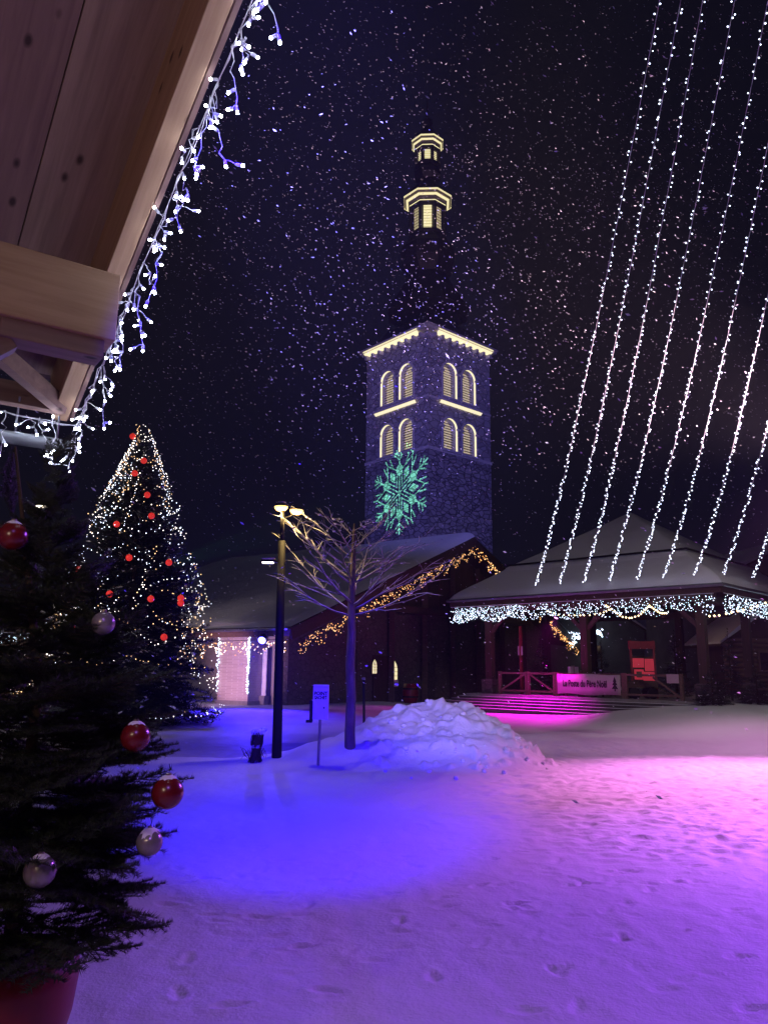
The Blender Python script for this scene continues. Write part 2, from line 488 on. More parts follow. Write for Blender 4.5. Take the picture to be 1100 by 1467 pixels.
# ================================================================== terrain
def ground_base(x, y):
    x = np.asarray(x, float); y = np.asarray(y, float)
    r = 0.66 * sstep(6.4, 13.2, x) * sstep(15, 27, y)
    l = 0.22 * sstep(24, 34, y) * (1 - sstep(-1, 4, x))
    far = 0.10 * fbm(x, y, 7.0, 2)
    return r + l + far * 0.5 - 0.02

PILE = [(1.50, 18.6, 0.68, 1.15, 1.5), (0.65, 18.8, 0.50, 1.4, 1.3), (2.30, 17.9, 0.42, 0.85, 1.2),
        (-0.35, 18.3, 0.42, 1.2, 1.5), (-1.5, 17.2, 0.20, 1.3, 1.0), (0.6, 16.9, 0.26, 1.7, 0.8),
        (2.9, 17.3, 0.18, 0.55, 0.8), (-3.2, 16.3, 0.10, 1.6, 0.8), (1.9, 16.8, 0.16, 1.1, 0.7)]
def pile_h(x, y):
    x = np.asarray(x, float); y = np.asarray(y, float)
    h = 0
    for (a, b, hh, rx, ry) in PILE:
        h = h + hh * np.exp(-(((x - a) / rx) ** 2 + ((y - b) / ry) ** 2))
    h = np.where(h > 0, h - 0.035, h)
    return np.maximum(h, -0.05)

def surf(x, y):
    return float(ground_base(x, y)) + max(0.0, float(pile_h(x, y)))

def hit(px, py):
    """where the pixel's ray meets the snow"""
    r = ray(px, py); o = Vector((0, 0, CAM_Z))
    t = 2.0
    while t < 150:
        p = o + r * t
        if p.z < surf(p.x, p.y): return p
        t += 0.02 + t * 0.001
    return o + r * t

FOOT = []
foot_px = [(377, 1247), (398, 1253), (388, 1282), (440, 1297), (369, 1315), (312, 1322), (573, 1318), (576, 1334), (437, 1353),
           (268, 1373), (590, 1255), (688, 1267), (497, 1263), (470, 1262), (845, 1265), (835, 1262), (962, 1261), (895, 1291),
           (891, 1340), (1058, 1302), (803, 1388), (795, 1393), (757, 1452), (742, 1293), (730, 1297), (686, 1268), (1000, 1239),
           (1037, 1193), (300, 1262), (262, 1270), (340, 1255), (560, 1280), (640, 1300), (255, 1420), (330, 1440), (470, 1420),
           (620, 1400), (980, 1400), (1060, 1370), (690, 1350), (540, 1375), (900, 1215), (800, 1230), (1080, 1445), (240, 1298)]
for k, (a, b) in enumerate(foot_px):
    p = hit(a, b)
    FOOT.append((p.x, p.y, random.uniform(-0.5, 0.5) + (PI / 2 if k % 3 == 0 else 0.25), random.uniform(0.007, 0.020)))
for (x0, y0, x1, y1, n) in [(-3.2, 6.0, 3.5, 8.6, 11), (6.5, 7.0, -1.5, 9.6, 12), (1.0, 5.0, 5.6, 14.0, 14), (-2.5, 8.4, 2.0, 9.4, 7), (3.4, 5.6, 6.9, 12.4, 11)]:
    a = math.atan2(y1 - y0, x1 - x0)
    for i in range(n):
        t = (i + 0.3 * random.random()) / n; s = 0.11 * (1 if i % 2 else -1)
        FOOT.append((x0 + (x1 - x0) * t - math.sin(a) * s, y0 + (y1 - y0) * t + math.cos(a) * s, a + random.uniform(-.2, .2), random.uniform(0.004, 0.013)))

for k in range(420):                                    # fine trample, mostly old and half filled in
    a = random.uniform(-3.2, 6.5); b = random.uniform(5.2, 16.0) if k % 2 else random.gauss(7.8, 0.9)
    FOOT.append((a, b, random.uniform(0, PI), random.uniform(0.002, 0.008)))
def feet(X, Y):
    Z = np.zeros_like(X)
    for (fx, fy, a, dep) in FOOT:
        j0, j1 = np.searchsorted(X[0], [fx - 0.4, fx + 0.4]); i0, i1 = np.searchsorted(Y[:, 0], [fy - 0.4, fy + 0.4])
        if i0 == i1 or j0 == j1: continue
        x = X[i0:i1, j0:j1] - fx; y = Y[i0:i1, j0:j1] - fy
        u = x * math.cos(a) + y * math.sin(a); v = -x * math.sin(a) + y * math.cos(a)
        d = np.sqrt((u / 0.115) ** 2 + (v / (0.042 - 0.009 * np.sign(u))) ** 2)
        jit = 1 + 0.5 * vnoise(x * 22 + fx * 9, y * 22)
        Z[i0:i1, j0:j1] += -dep * (1 - sstep(0.65, 1.1, d * jit)) + dep * 0.4 * np.exp(-((d - 1.35) / 0.28) ** 2)
    return Z

def grow(a, b, s0, k):
    r = [a]; s = s0
    while r[-1] < b:
        r.append(r[-1] + s); s *= k
    return r
gx = np.arange(-5.0, 8.0, 0.028)
gx = np.concatenate([-np.array(grow(5.03, 110, 0.05, 1.07))[::-1], gx, np.array(grow(8.03, 110, 0.05, 1.07))])
gy = np.arange(3.4, 13.0, 0.028)
gy = np.concatenate([-np.array(grow(-3.35, 30, 0.2, 1.2))[::-1], gy, np.array(grow(13.03, 160, 0.03, 1.012))])
X, Y = np.meshgrid(gx, gy)
Z = ground_base(X, Y) + 0.05 * fbm(X, Y, 2.2, 3) + 0.012 * fbm(X * 1.5, Y, 0.30, 2)
# trampled, lumpy snow on the right-hand half of the square
tr = sstep(0.5, 3.5, X) * sstep(8.0, 9.6, Y) * (1 - sstep(17, 26, Y))
Z += tr * (0.062 * np.abs(fbm(X, Y * 1.3, 0.38, 2)) + 0.045 * fbm(X * 0.8, Y * 1.4, 0.17, 2))
Z += feet(X, Y)
# the cleared lane in front of the church: packed, grey, a little lower
lane_w = 18.2 + 0.10 * (X + 4) + 0.5 * fbm(X, Y, 3.0, 2) + 2.2 * sstep(-3, 0, X) + 4.5 * sstep(0, 6, X)
lane = sstep(-0.35, 0.35, Y - lane_w) * (1 - sstep(48, 60, Y)) * (1 - sstep(4.0, 8.0, X))
lane *= 1 - sstep(0.0, 0.8, Y - (33.2 + 0.03 * X)) * 0.4
Z -= 0.06 * lane
patch = np.exp(-(((X + 2.15) / 0.95) ** 2 + ((Y - 20.6) / 1.15) ** 2) ** 2)
wear_grey = np.clip(lane * (0.50 + 0.5 * fbm(X, Y * 0.6, 2.5, 3)) + 0.85 * patch, 0, 1)
far_grey = sstep(20.5, 25, Y + 0.25 * X) * (1 - lane) * sstep(1, 4, X)  # greyer tone over the far right ground
wear_grey = np.clip(wear_grey + 0.20 * far_grey, 0, 1)
ny, nx = X.shape
V = np.stack([X, Y, Z], -1).reshape(-1, 3)
i = np.arange(ny - 1)[:, None] * nx + np.arange(nx - 1)[None, :]
Q = np.stack([i, i + 1, i + nx + 1, i + nx], -1).reshape(-1, 4)
ground = big_mesh('snowy_ground', V, Q, M['snow'], smooth=True)
ground['kind'] = 'structure'
ca = ground.data.attributes.new('wear', 'FLOAT', 'POINT')
ca.data.foreach_set('value', wear_grey.reshape(-1).astype(np.float32))

# ---------------------------------------------------------------- ploughed snow heap
px_ = np.arange(-5.6, 6.2, 0.045); py_ = np.arange(14.2, 23.0, 0.045)
X, Y = np.meshgrid(px_, py_)
H = pile_h(X, Y)
rough = sstep(0.02, 0.35, H) * (0.35 + 0.65 * sstep(-0.6, 1.2, X))
Z = ground_base(X, Y) + H + rough * (0.20 * np.abs(fbm(X, Y, 0.75, 3)) + 0.10 * fbm(X, Y, 0.3, 2))
rngc = np.random.default_rng(3)
for k in range(210):                                   # broken slabs and clods frozen into the heap
    a = rngc.uniform(-0.3, 4.3); b = rngc.uniform(15.6, 20.4)
    hh = float(pile_h(a, b))
    if hh < 0.05: continue
    r = rngc.uniform(0.07, 0.24) * (0.6 + 0.5 * min(hh, 1))
    j0, j1 = np.searchsorted(px_, [a - r * 1.5, a + r * 1.5]); i0, i1 = np.searchsorted(py_, [b - r * 1.5, b + r * 1.5])
    x = X[i0:i1, j0:j1] - a; y = Y[i0:i1, j0:j1] - b
    th = rngc.uniform(0, PI); u = x * math.cos(th) + y * math.sin(th); v = -x * math.sin(th) + y * math.cos(th)
    d = np.maximum(np.abs(u) / r, np.abs(v) / (r * rngc.uniform(0.55, 0.95)))
    top = r * rngc.uniform(0.25, 0.70) * (1 + 0.7 * (rngc.uniform(-1, 1) * u + rngc.uniform(-1, 1) * v) / r)
    Z[i0:i1, j0:j1] = np.maximum(Z[i0:i1, j0:j1], ground_base(a, b) + hh + top * (1 - sstep(0.45, 1.0, d)) - 0.6 * sstep(0.9, 1.1, d) + 0.05 * fbm(X[i0:i1, j0:j1], Y[i0:i1, j0:j1], 0.16, 2))
Z -= 0.30 * (1 - sstep(-0.046, -0.01, H))
ny, nx = X.shape
V = np.stack([X, Y, Z], -1).reshape(-1, 3)
i = np.arange(ny - 1)[:, None] * nx + np.arange(nx - 1)[None, :]
Q = np.stack([i, i + 1, i + nx + 1, i + nx], -1).reshape(-1, 4)
keep = (H > -0.04).reshape(-1)
Q = Q[keep[Q].any(1)]
pile = big_mesh('snow_heap', V, Q, M['pile'], smooth=True)
tag(pile, 'ploughed heap of lumpy snow around the young bare tree', 'snow heap')
PILE_Z = Z
def pile_top(x, y):
    j = int(np.clip(np.searchsorted(px_, x), 0, nx - 1)); i = int(np.clip(np.searchsorted(py_, y), 0, ny - 1))
    return max(float(PILE_Z[i, j]), float(ground_base(x, y)))
ico = [(0, 0, 1), (0.9, 0, 0.45), (0.28, 0.85, 0.45), (-0.72, 0.53, 0.45), (-0.72, -0.53, 0.45), (0.28, -0.85, 0.45),
       (0.72, 0.53, -0.45), (-0.28, 0.85, -0.45), (-0.9, 0, -0.45), (-0.28, -0.85, -0.45), (0.72, -0.53, -0.45), (0, 0, -1)]
icf = [(0, 1, 2), (0, 2, 3), (0, 3, 4), (0, 4, 5), (0, 5, 1), (1, 6, 2), (2, 7, 3), (3, 8, 4), (4, 9, 5), (5, 10, 1),
       (6, 7, 2), (7, 8, 3), (8, 9, 4), (9, 10, 5), (10, 6, 1), (11, 7, 6), (11, 8, 7), (11, 9, 8), (11, 10, 9), (11, 6, 10)]
ICO, ICF = np.array(ico), np.array(icf)
vs, fs = [], []
for k in range(60):
    a = min(rngc.normal(1.7, 1.1), 3.3); b = rngc.normal(17.0, 1.0)
    r = rngc.uniform(0.02, 0.085) * rngc.uniform(0.6, 1.2)
    p = ICO * r * rngc.uniform(0.7, 1.25, (12, 1)) * np.array([1, 1, 0.75]) + np.array([a, b, pile_top(a, b) + r * 0.35])
    fs.append(ICF + 12 * len(vs)); vs.append(p)
clods = big_mesh('snow_clods', np.concatenate(vs), np.concatenate(fs), M['pile'], pile, smooth=True)
clods['kind'] = 'stuff'

# ================================================================== church tower
TD = 64.0
tc = at(613, 600, TD); TX, TY = tc.x, TD
HD = 92.5 / F_PX * TD                                    # half diagonal
rot0 = math.atan2(TX, TY)
def tcorner(k, s=1.0):
    a = -PI / 2 - rot0 + k * PI / 2                      # 0 front, 1 right, 2 back, 3 left
    return Vector((TX + HD * s * math.cos(a), TY + HD * s * math.sin(a), 0))
fc = tcorner(0)
def zf(y): return at(615, y, fc.y).z                     # height on the front edge
Z_COR, Z_LEDGE, Z_COURSE = zf(478), zf(566), zf(640)
tower = thing('bell_tower', (TX, TY, 0), 'tall stone church bell tower with lit arched louvre windows and two lanterns', 'tower')
SIDE = (tcorner(0) - tcorner(1)).length
def tower_ring(z0, z1, s): return [(tcorner(k, s) + Vector((0, 0, z0))) for k in range(4)], Vector((0, 0, z1 - z0))
b = MB(); b.prism(*tower_ring(-0.5, Z_COURSE, 1.0)); b.build('lower_shaft', M['stone'], tower)
# upper shaft: four walls with real arched openings
WIN_W, H_UP, H_LOW = 1.62, 3.05, 2.75
def face_axes(k):
    """face between corner k and k+1, seen from outside: origin, along, outward"""
    p, q = tcorner(k), tcorner((k + 1) % 4)
    e = (q - p).normalized(); o = Vector((e.y, -e.x, 0))
    if o.dot(p - Vector((TX, TY, 0))) < 0: o = -o
    return p, e, o
arch_n = 10
def arch(w, h):
    """outline of an arched opening, from the lower left, up and round"""
    r = w / 2
    return [(-r, 0)] + [(-r * math.cos(PI * i / arch_n), h - r + r * math.sin(PI * i / arch_n)) for i in range(arch_n + 1)] + [(r, 0)]
led_mesh_cache = {}
def arched_window(parent, p, e, o, zc, w, h, face_name):
    """recess box, LED strip on the reveal, louvre slats; p = centre of sill on wall face"""
    out = arch(w, h); dep = 0.42
    pt = lambda x, z, y: p + e * x + Vector((0, 0, z)) - o * y
    frame = MB()
    out2 = arch(w + 0.34, h + 0.17)
    n = len(out)
    vs = [pt(x, z, -0.07) for x, z in out] + [pt(x, z, -0.07) for x, z in out2] + [pt(x, z, 0.05) for x, z in out2]
    fs = [(i, i + 1, i + 1 + n, i + n) for i in range(n - 1)] + [(i + n, i + 1 + n, i + 1 + 2 * n, i + 2 * n) for i in range(n - 1)]
    frame.add(vs, fs)
    frame.box(pt(0, -0.09, -0.10), (w + 0.5, 0.34, 0.16), (e, o, Vector((0, 0, 1))))
    for s in (-1, 1): frame.box(pt(s * (w / 2 + 0.17), h - w / 2, -0.08), (0.42, 0.16, 0.18), (e, o, Vector((0, 0, 1))))
    wo = frame.build('window', M['trim'], parent)
    rv = MB()
    vs = [pt(x, z, -0.072) for x, z in out] + [pt(x, z, 0.13) for x, z in out]
    rv.add(vs, [(i, i + 1, i + 1 + n, i + n) for i in range(n - 1)])
    rv.build('led_strip', M['tower_led'], wo)  # emissive band painted as the lit stone of the reveal
    rv = MB(); vs = [pt(x, z, 0.13) for x, z in out] + [pt(x, z, dep + 0.26) for x, z in out]
    rv.add(vs, [(i, i + 1, i + 1 + n, i + n) for i in range(n - 1)]); rv.build('reveal', M['trim'], wo)
    bk = MB(); bk.add([pt(x, z, dep + 0.25) for x, z in out], [tuple(range(n))]); bk.build('backlight', M['tower_led_dim'], wo)
    ns = int(h / 0.215)
    for i in range(ns):
        z = 0.10 + i * 0.215
        ww = w if z < h - w / 2 else 2 * math.sqrt(max(0.02, (w / 2) ** 2 - (z - h + w / 2) ** 2))
        sm = led_mesh_cache.get(round(ww, 2))
        if sm is None:
            m_ = MB(); m_.box((0, 0, 0), (ww, 0.20, 0.028)); sm = led_mesh_cache[round(ww, 2)] = m_.mesh('slat', M['louvre'])
        R = Matrix((e, -o, Vector((0, 0, 1)))).transposed().to_4x4()
        put('slat', sm, wo, Matrix.Translation(pt(0, z, dep + 0.06)) @ R @ Matrix.Rotation(math.radians(38), 4, 'X'))
def wall_with_arches(k):
    p, e, o = face_axes(k)
    L = SIDE; cs = (L * 0.36, L * 0.665) if k == 3 else (L * 0.335, L * 0.64)
    rows = [(Z_COURSE + 0.16, H_LOW), (Z_LEDGE + 0.36, H_UP)]
    mb = MB(); pt = lambda x, z: p + e * x + Vector((0, 0, z))
    xs = [0, cs[0] - WIN_W / 2, cs[0] + WIN_W / 2, cs[1] - WIN_W / 2, cs[1] + WIN_W / 2, L]
    zs = [Z_COURSE, rows[0][0], rows[0][0] + rows[0][1], rows[1][0], rows[1][0] + rows[1][1], Z_COR]
    for ix in range(5):
        for iz in range(5):
            hole = ix in (1, 3) and iz in (1, 3)
            x0, x1, z0, z1 = xs[ix], xs[ix + 1], zs[iz], zs[iz + 1]
            if not hole:
                mb.add([pt(x0, z0), pt(x1, z0), pt(x1, z1), pt(x0, z1)], [(0, 1, 2, 3)])
            else:
                c = (x0 + x1) / 2; out = arch(WIN_W, z1 - z0)
                half = len(out) // 2
                top = [(0, z1 - z0)]
                l = [(c + x, z0 + z) for x, z in out]
                for i in range(1, len(l) - 2):
                    cx_ = x0 if l[i][0] + l[i + 1][0] < 2 * c else x1
                    mb.add([pt(cx_, z1), pt(*l[i]), pt(*l[i + 1])], [(0, 1, 2)])
                mb.add([pt(x0, z1), pt(c, z1), pt(c, z1 - 1e-4)], [(0, 1, 2)])
    mb.build('belfry_wall', M['render'], tower)
    for (zr, h) in rows:
        for c in cs:
            arched_window(tower, pt(c, zr), e, o, zr, WIN_W, h, k)
    # ledge under the upper windows, with an emissive face for its lit stone
    lx0, lx1 = cs[0] - 1.35, cs[1] + 1.35
    le = MB(); le.box(pt((lx0 + lx1) / 2, Z_LEDGE - 0.02) + o * 0.16, (lx1 - lx0 + 0.3, 0.40, 0.22), (e, o, Vector((0, 0, 1))))
    lo = le.build('ledge', M['trim'], tower)
    ls = MB(); q0, q1 = pt(lx0, Z_LEDGE - 0.15) + o * 0.34, pt(lx1, Z_LEDGE - 0.15) + o * 0.34
    ls.add([q0, q1, q1 - o * 0.20 - Vector((0, 0, 0.20)), q0 - o * 0.20 - Vector((0, 0, 0.20))], [(0, 3, 2, 1)])
    ls.build('led_strip', M['tower_led'], lo)
for k in (0, 3): wall_with_arches(k)
for k in (1, 2):
    p, e, o = face_axes(k); m_ = MB()
    m_.add([p + Vector((0, 0, Z_COURSE)), p + e * SIDE + Vector((0, 0, Z_COURSE)), p + e * SIDE + Vector((0, 0, Z_COR)), p + Vector((0, 0, Z_COR))], [(0, 1, 2, 3)])
    m_.build('belfry_wall', M['render'], tower)
b = MB(); b.prism(*tower_ring(Z_COURSE - 0.12, Z_COURSE + 0.12, 1.02)); b.build('string_course', M['trim'], tower)
b = MB(); b.prism(*tower_ring(Z_LEDGE - 0.06, Z_LEDGE + 0.10, 1.012)); b.build('string_course', M['trim'], tower)
# cornice with modillions and a glowing face for its lit underside
b = MB(); b.prism(*tower_ring(Z_COR, Z_COR + 0.18, 1.03)); b.prism(*tower_ring(Z_COR + 0.42, Z_COR + 0.62, 1.12)); b.prism(*tower_ring(Z_COR + 0.62, Z_COR + 0.78, 1.15))
cor = b.build('cornice', M['trim'], tower)
b = MB()
for k in (0, 3):
    p, e, o = face_axes(k)
    q = p + o * 0.10
    z0, z1 = Z_COR + 0.16, Z_COR + 0.42
    a0, a1 = (0.10, 0.99) if k == 0 else (0.01, 0.90)
    b.add([q + e * (SIDE * a0) + Vector((0, 0, z0)), q + e * (SIDE * a1) + Vector((0, 0, z0)), q + e * (SIDE * a1) + o * 0.42 + Vector((0, 0, z1)), q + e * (SIDE * a0) + o * 0.42 + Vector((0, 0, z1))], [(0, 1, 2, 3)])
    r_ = p + o * 0.565
    b.add([r_ + e * (SIDE * a0) + Vector((0, 0, z1 + 0.05)), r_ + e * (SIDE * a1) + Vector((0, 0, z1 + 0.05)), r_ + e * (SIDE * a1) + Vector((0, 0, z1 + 0.16)), r_ + e * (SIDE * a0) + Vector((0, 0, z1 + 0.16))], [(0, 1, 2, 3)])
b.build('led_strip', M['tower_led'], cor)
mm = MB(); mm.box((0, 0, 0), (0.24, 0.5, 0.34)); mm = mm.mesh('modillion', M['trim'])
for k in (0, 3):
    p, e, o = face_axes(k)
    for i in range(9):
        R = Matrix((e, o, Vector((0, 0, 1)))).transposed().to_4x4()
        put('modillion', mm, cor, Matrix.Translation(p + e * (SIDE * (i + 0.5) / 9) + o * 0.30 + Vector((0, 0, Z_COR - 0.06))) @ R)
# bell roof and lanterns, octagonal
def zc(y): return at(610, y, TD).z
K = TD / F_PX
def octo(prof): return [(r * K, zc(y)) for r, y in prof]
b = MB()
sq = [(1.15, Z_COR + 0.76), (0.86, Z_COR + 1.5), (0.66, Z_COR + 2.7)]
vs = []
for s, z in sq:
    vs += [tcorner(k, s) + Vector((0, 0, z)) for k in range(4)]
b.add(vs, [(i * 4 + j, i * 4 + (j + 1) % 4, (i + 1) * 4 + (j + 1) % 4, (i + 1) * 4 + j) for i in range(2) for j in range(4)] + [(8, 9, 10, 11)])
b.lathe(octo([(66, 452), (58, 440), (44, 420), (35, 406), (31, 398), (38, 390), (44, 380), (46, 370), (42, 360), (34, 351), (30, 345)]), (TX, TY, 0), 8, PI / 8 - PI / 2 - rot0)
roof = b.build('bell_roof', M['slate'], tower)
def lantern(y0, y1, r, rc, lit_sides):
    """octagonal lantern from pixel row y0 (bottom) to y1 (cornice underside)"""
    a0 = -PI / 2 - rot0 + PI / 8
    z0, z1 = zc(y0), zc(y1); R = r * K
    m_ = MB()
    for j in range(8):
        a = a0 + j * PI / 4
        m_.beam(Vector((TX + R * math.cos(a), TY + R * math.sin(a), z0)), Vector((TX + R * math.cos(a), TY + R * math.sin(a), z1)), 0.24, 0.24, Vector((math.cos(a), math.sin(a), 0)))
    m_.lathe([(R * 0.55, z0), (R * 0.55, z1)], (TX, TY, 0), 8, a0)
    m_.lathe([(R * 1.02, z0 - 0.1), (R * 1.06, z0), (R * 1.06, z0 + 0.18), (R * 1.0, z0 + 0.2)], (TX, TY, 0), 8, a0)
    h = z1 - z0
    m_.lathe([(R * 1.04, z1 - 0.02), (R * 1.04, z1 + 0.28)], (TX, TY, 0), 8, a0)
    lo = m_.build('lantern', M['slate'], tower)
    RC = rc * K
    m_ = MB(); m_.lathe([(R * 1.02, z1 + 0.28), (R * 1.12, z1 + 0.5), (RC * 0.98, z1 + 0.78), (RC, z1 + 1.02), (RC * 0.9, z1 + 1.06)], (TX, TY, 0), 8, a0)
    co = m_.build('lantern_cornice', M['trim'], lo)
    m_ = MB()
    rr = [(R * 1.14, z1 + 0.50), ((R * 1.14 + RC) / 2, z1 + 0.62), (RC * 1.01, z1 + 0.80), (RC * 1.01, z1 + 0.95)]
    vs = []
    for q, z in rr:
        vs += [Vector((TX + q * math.cos(a0 + j * PI / 4), TY + q * math.sin(a0 + j * PI / 4), z)) for j in range(8)]
    m_.add(vs, [(i * 8 + j, i * 8 + (j + 1) % 8, (i + 1) * 8 + (j + 1) % 8, (i + 1) * 8 + j) for i in (0, 2) for j in range(8)])
    q, z = R * 1.055, z1 + 0.06
    vs = [Vector((TX + q * math.cos(a0 + j * PI / 4), TY + q * math.sin(a0 + j * PI / 4), z + dz)) for dz in (0, 0.09) for j in range(8)]
    m_.add(vs, [(j, (j + 1) % 8, (j + 1) % 8 + 8, j + 8) for j in range(8)])
    m_.build('led_strip', M['tower_led'], lo)  # emissive rings stand for the lit cornice soffit and edge
    for j in (7, 0, 6):                                   # the three faces towards the square
        a = a0 + (j + 0.5) * PI / 4
        n_ = Vector((math.cos(a), math.sin(a), 0)); e_ = Vector((-math.sin(a), math.cos(a), 0))
        c = Vector((TX, TY, 0)) + n_ * (R * 0.80); w = R * 0.44
        p_ = MB(); p_.add([c - e_ * w / 2 + Vector((0, 0, z0 + 0.3)), c + e_ * w / 2 + Vector((0, 0, z0 + 0.3)), c + e_ * w / 2 + Vector((0, 0, z1 - 0.25)), c - e_ * w / 2 + Vector((0, 0, z1 - 0.25))], [(0, 1, 2, 3)])
        p_.build('backlight', M['tower_led' if j == 7 or lit_sides else 'tower_led_dim'], lo)
        ns = max(5, int((h - 0.55) / 0.27))
        s_ = MB(); s_.box((0, 0, 0), (w * 1.5, 0.12, 0.03)); s_ = s_.mesh('slat', M['louvre'])
        Rm = Matrix((e_, -n_, Vector((0, 0, 1)))).transposed().to_4x4()
        for i in range(ns):
            put('slat', s_, lo, Matrix.Translation(c + n_ * 0.14 + Vector((0, 0, z0 + 0.34 + i * (h - 0.6) / ns))) @ Rm @ Matrix.Rotation(math.radians(35), 4, 'X'))
lantern(342, 302, 29, 40, False)
b = MB(); b.lathe(octo([(33, 284), (31, 278), (22, 270), (16, 264), (15, 260), (22, 254), (23, 250), (19, 245), (17, 241)]), (TX, TY, 0), 8, PI / 8 - PI / 2 - rot0)
b.build('cupola', M['slate'], tower)
lantern(240, 219, 20, 27, True)
b = MB(); b.lathe(octo([(22, 202), (20, 197), (12, 189), (7, 183), (9, 178), (8, 173), (3, 168), (1.2, 150), (0.4, 140)]), (TX, TY, 0), 8, PI / 8 - PI / 2 - rot0)
b.build('spire', M['slate'], tower)

# ================================================================== church hall with the wide gable
U, Vd = Vector((0.59, 0.807, 0)).normalized(), None
Vd = Vector((-U.y, U.x, 0))
E0 = at(395, 892, 34.5)                                  # left foot of the gable edge
AP = at(655, 770, 47.0)                                  # gable apex
U = Vector((AP.x - E0.x, AP.y - E0.y, 0)); HALF = U.length; U.normalize(); Vd = Vector((-U.y, U.x, 0))
A0 = Vector((AP.x, AP.y, 0))
HE, HA = E0.z, AP.z
def hp(u, v, z): return A0 + U * u + Vd * v + Vector((0, 0, z))
hall = thing('church_hall', hp(-HALF, 0, 0), 'wide dark timber gable hall with snowy roof below the bell tower', 'building')
SL = (HA - HE) / HALF
def rz(u): return HA - SL * abs(u)
LEN_L, LEN_R = 22.0, 5.6
def slab(u0, u1, v0, v1, up0, up1):
    m_ = MB()
    vs = [hp(u, v, rz(u) + k) for k in (up0, up1) for (u, v) in ((u0, v0), (u1, v0), (u1, v1), (u0, v1))]
    m_.add(vs, [(0, 3, 2, 1), (4, 5, 6, 7), (0, 1, 5, 4), (1, 2, 6, 5), (2, 3, 7, 6), (3, 0, 4, 7)])
    return m_
slab(-HALF - 0.3, 0, -1.2, LEN_L, -0.30, -0.06).build('roof', M['darkwoodx'], hall)
slab(0.002, HALF, -1.2, LEN_R, -0.30, -0.06).build('roof', M['darkwoodx'], hall)
# snow blanket with an uneven, rounded lip
def snow_blanket(u0, u1, v0, v1, name, parent, nu=60, nv=70):
    us = np.linspace(u0, u1, nu); vv = np.linspace(v0, v1, nv)
    UU, VV = np.meshgrid(us, vv)
    ed = np.minimum.reduce([np.abs(UU - u0), np.abs(VV - v0), np.abs(VV - v1)]) if abs(u1) < 0.1 else np.minimum.reduce([np.abs(UU - u1), np.abs(VV - v0), np.abs(VV - v1)])
    T = 0.30 * (1 - np.exp(-ed / 0.25)) + 0.10 * fbm(UU, VV, 2.5, 3)
    ZZ = HA - SL * np.abs(UU) - 0.07 + np.maximum(T, 0.0)
    XX = A0.x + U.x * UU + Vd.x * VV; YY = A0.y + U.y * UU + Vd.y * VV
    V_ = np.stack([XX, YY, ZZ], -1).reshape(-1, 3); n = len(us)
    i_ = np.arange(len(vv) - 1)[:, None] * n + np.arange(n - 1)[None]
    return big_mesh(name, V_, np.stack([i_, i_ + 1, i_ + n + 1, i_ + n], -1).reshape(-1, 4), M['roofsnow'], parent, True)
snow_blanket(-HALF - 0.38, 0.0, -1.28, LEN_L, 'roof_snow', hall)
snow_blanket(0.0, HALF + 0.2, -1.28, LEN_R, 'roof_snow', hall)
b = MB(); b.beam(hp(-HALF - 0.3, -1.22, rz(-HALF - .3) - 0.42), hp(0, -1.22, HA - 0.42), 0.08, 0.5); b.build('rake_board', M['darkwoodx'], hall)
b = MB(); b.beam(hp(0, -1.24, HA - 0.42), hp(HALF, -1.24, HE - 0.42), 0.08, 0.5); b.build('rake_board', M['darkwoodx'], hall)
b = MB(); b.beam(hp(-HALF - 0.32, -1.2, rz(HALF + .3) - 0.30), hp(-HALF - 0.32, LEN_L, rz(HALF + .3) - 0.30), 0.06, 0.42); b.build('fascia', M['midwood'], hall)
b = MB(); b.tube([hp(-HALF - 0.46, -1.2, rz(HALF + .3) - 0.20), hp(-HALF - 0.46, LEN_L, rz(HALF + .3) - 0.20)], 0.07, 8); b.build('gutter', M['gutter'], hall)
WU = HALF - 1.5
b = MB(); b.prism([hp(-WU, 0.6, -0.5), hp(WU, 0.6, -0.5), hp(WU, 0.6, rz(WU) - 0.3), hp(0, 0.6, HA - 0.3), hp(-WU, 0.6, rz(WU) - 0.3)], Vd * 0.4); b.build('gable_wall', M['rubble'], hall)
b = MB(); b.prism([hp(-WU, 1.0, -0.5), hp(-WU, LEN_L - 1, -0.5), hp(-WU, LEN_L - 1, rz(WU) - 0.3), hp(-WU, 1.0, rz(WU) - 0.3)], U * 0.4); b.build('side_wall', M['plaster'], hall)
# timber cladding of the gable's upper part: tie beam, king post, boards
b = MB(); b.beam(hp(-WU * 0.72, 0.35, HE + 1.25), hp(WU * 0.72, 0.35, HE + 1.25), 0.4, 0.4); b.build('tie_beam', M['darkwoodx'], hall)
for u_ in (-9.5, -6.3, -3.1, 0, 3.1, 6.3, 9.5):
    b = MB(); b.beam(hp(u_, 0.38, -0.3), hp(u_, 0.38, rz(u_) - 0.4), 0.30, 0.3); b.build('post', M['darkwoodx'], hall)
bw = MB(); bw.box((0, 0, 0), (0.30, 0.05, 1.0)); 
for k, u_ in enumerate(np.arange(-WU + 0.4, WU - 0.2, 0.42)):
    h0 = HE + 1.45; h1 = rz(u_) - 0.42
    if h1 - h0 < 0.3: continue
    m_ = MB(); m_.box(hp(u_, 0.54 + 0.012 * (k % 3), (h0 + h1) / 2), (0.40, 0.06, h1 - h0), (U, Vd, Vector((0, 0, 1)))); m_.build('plank', M['darkwood'], hall)
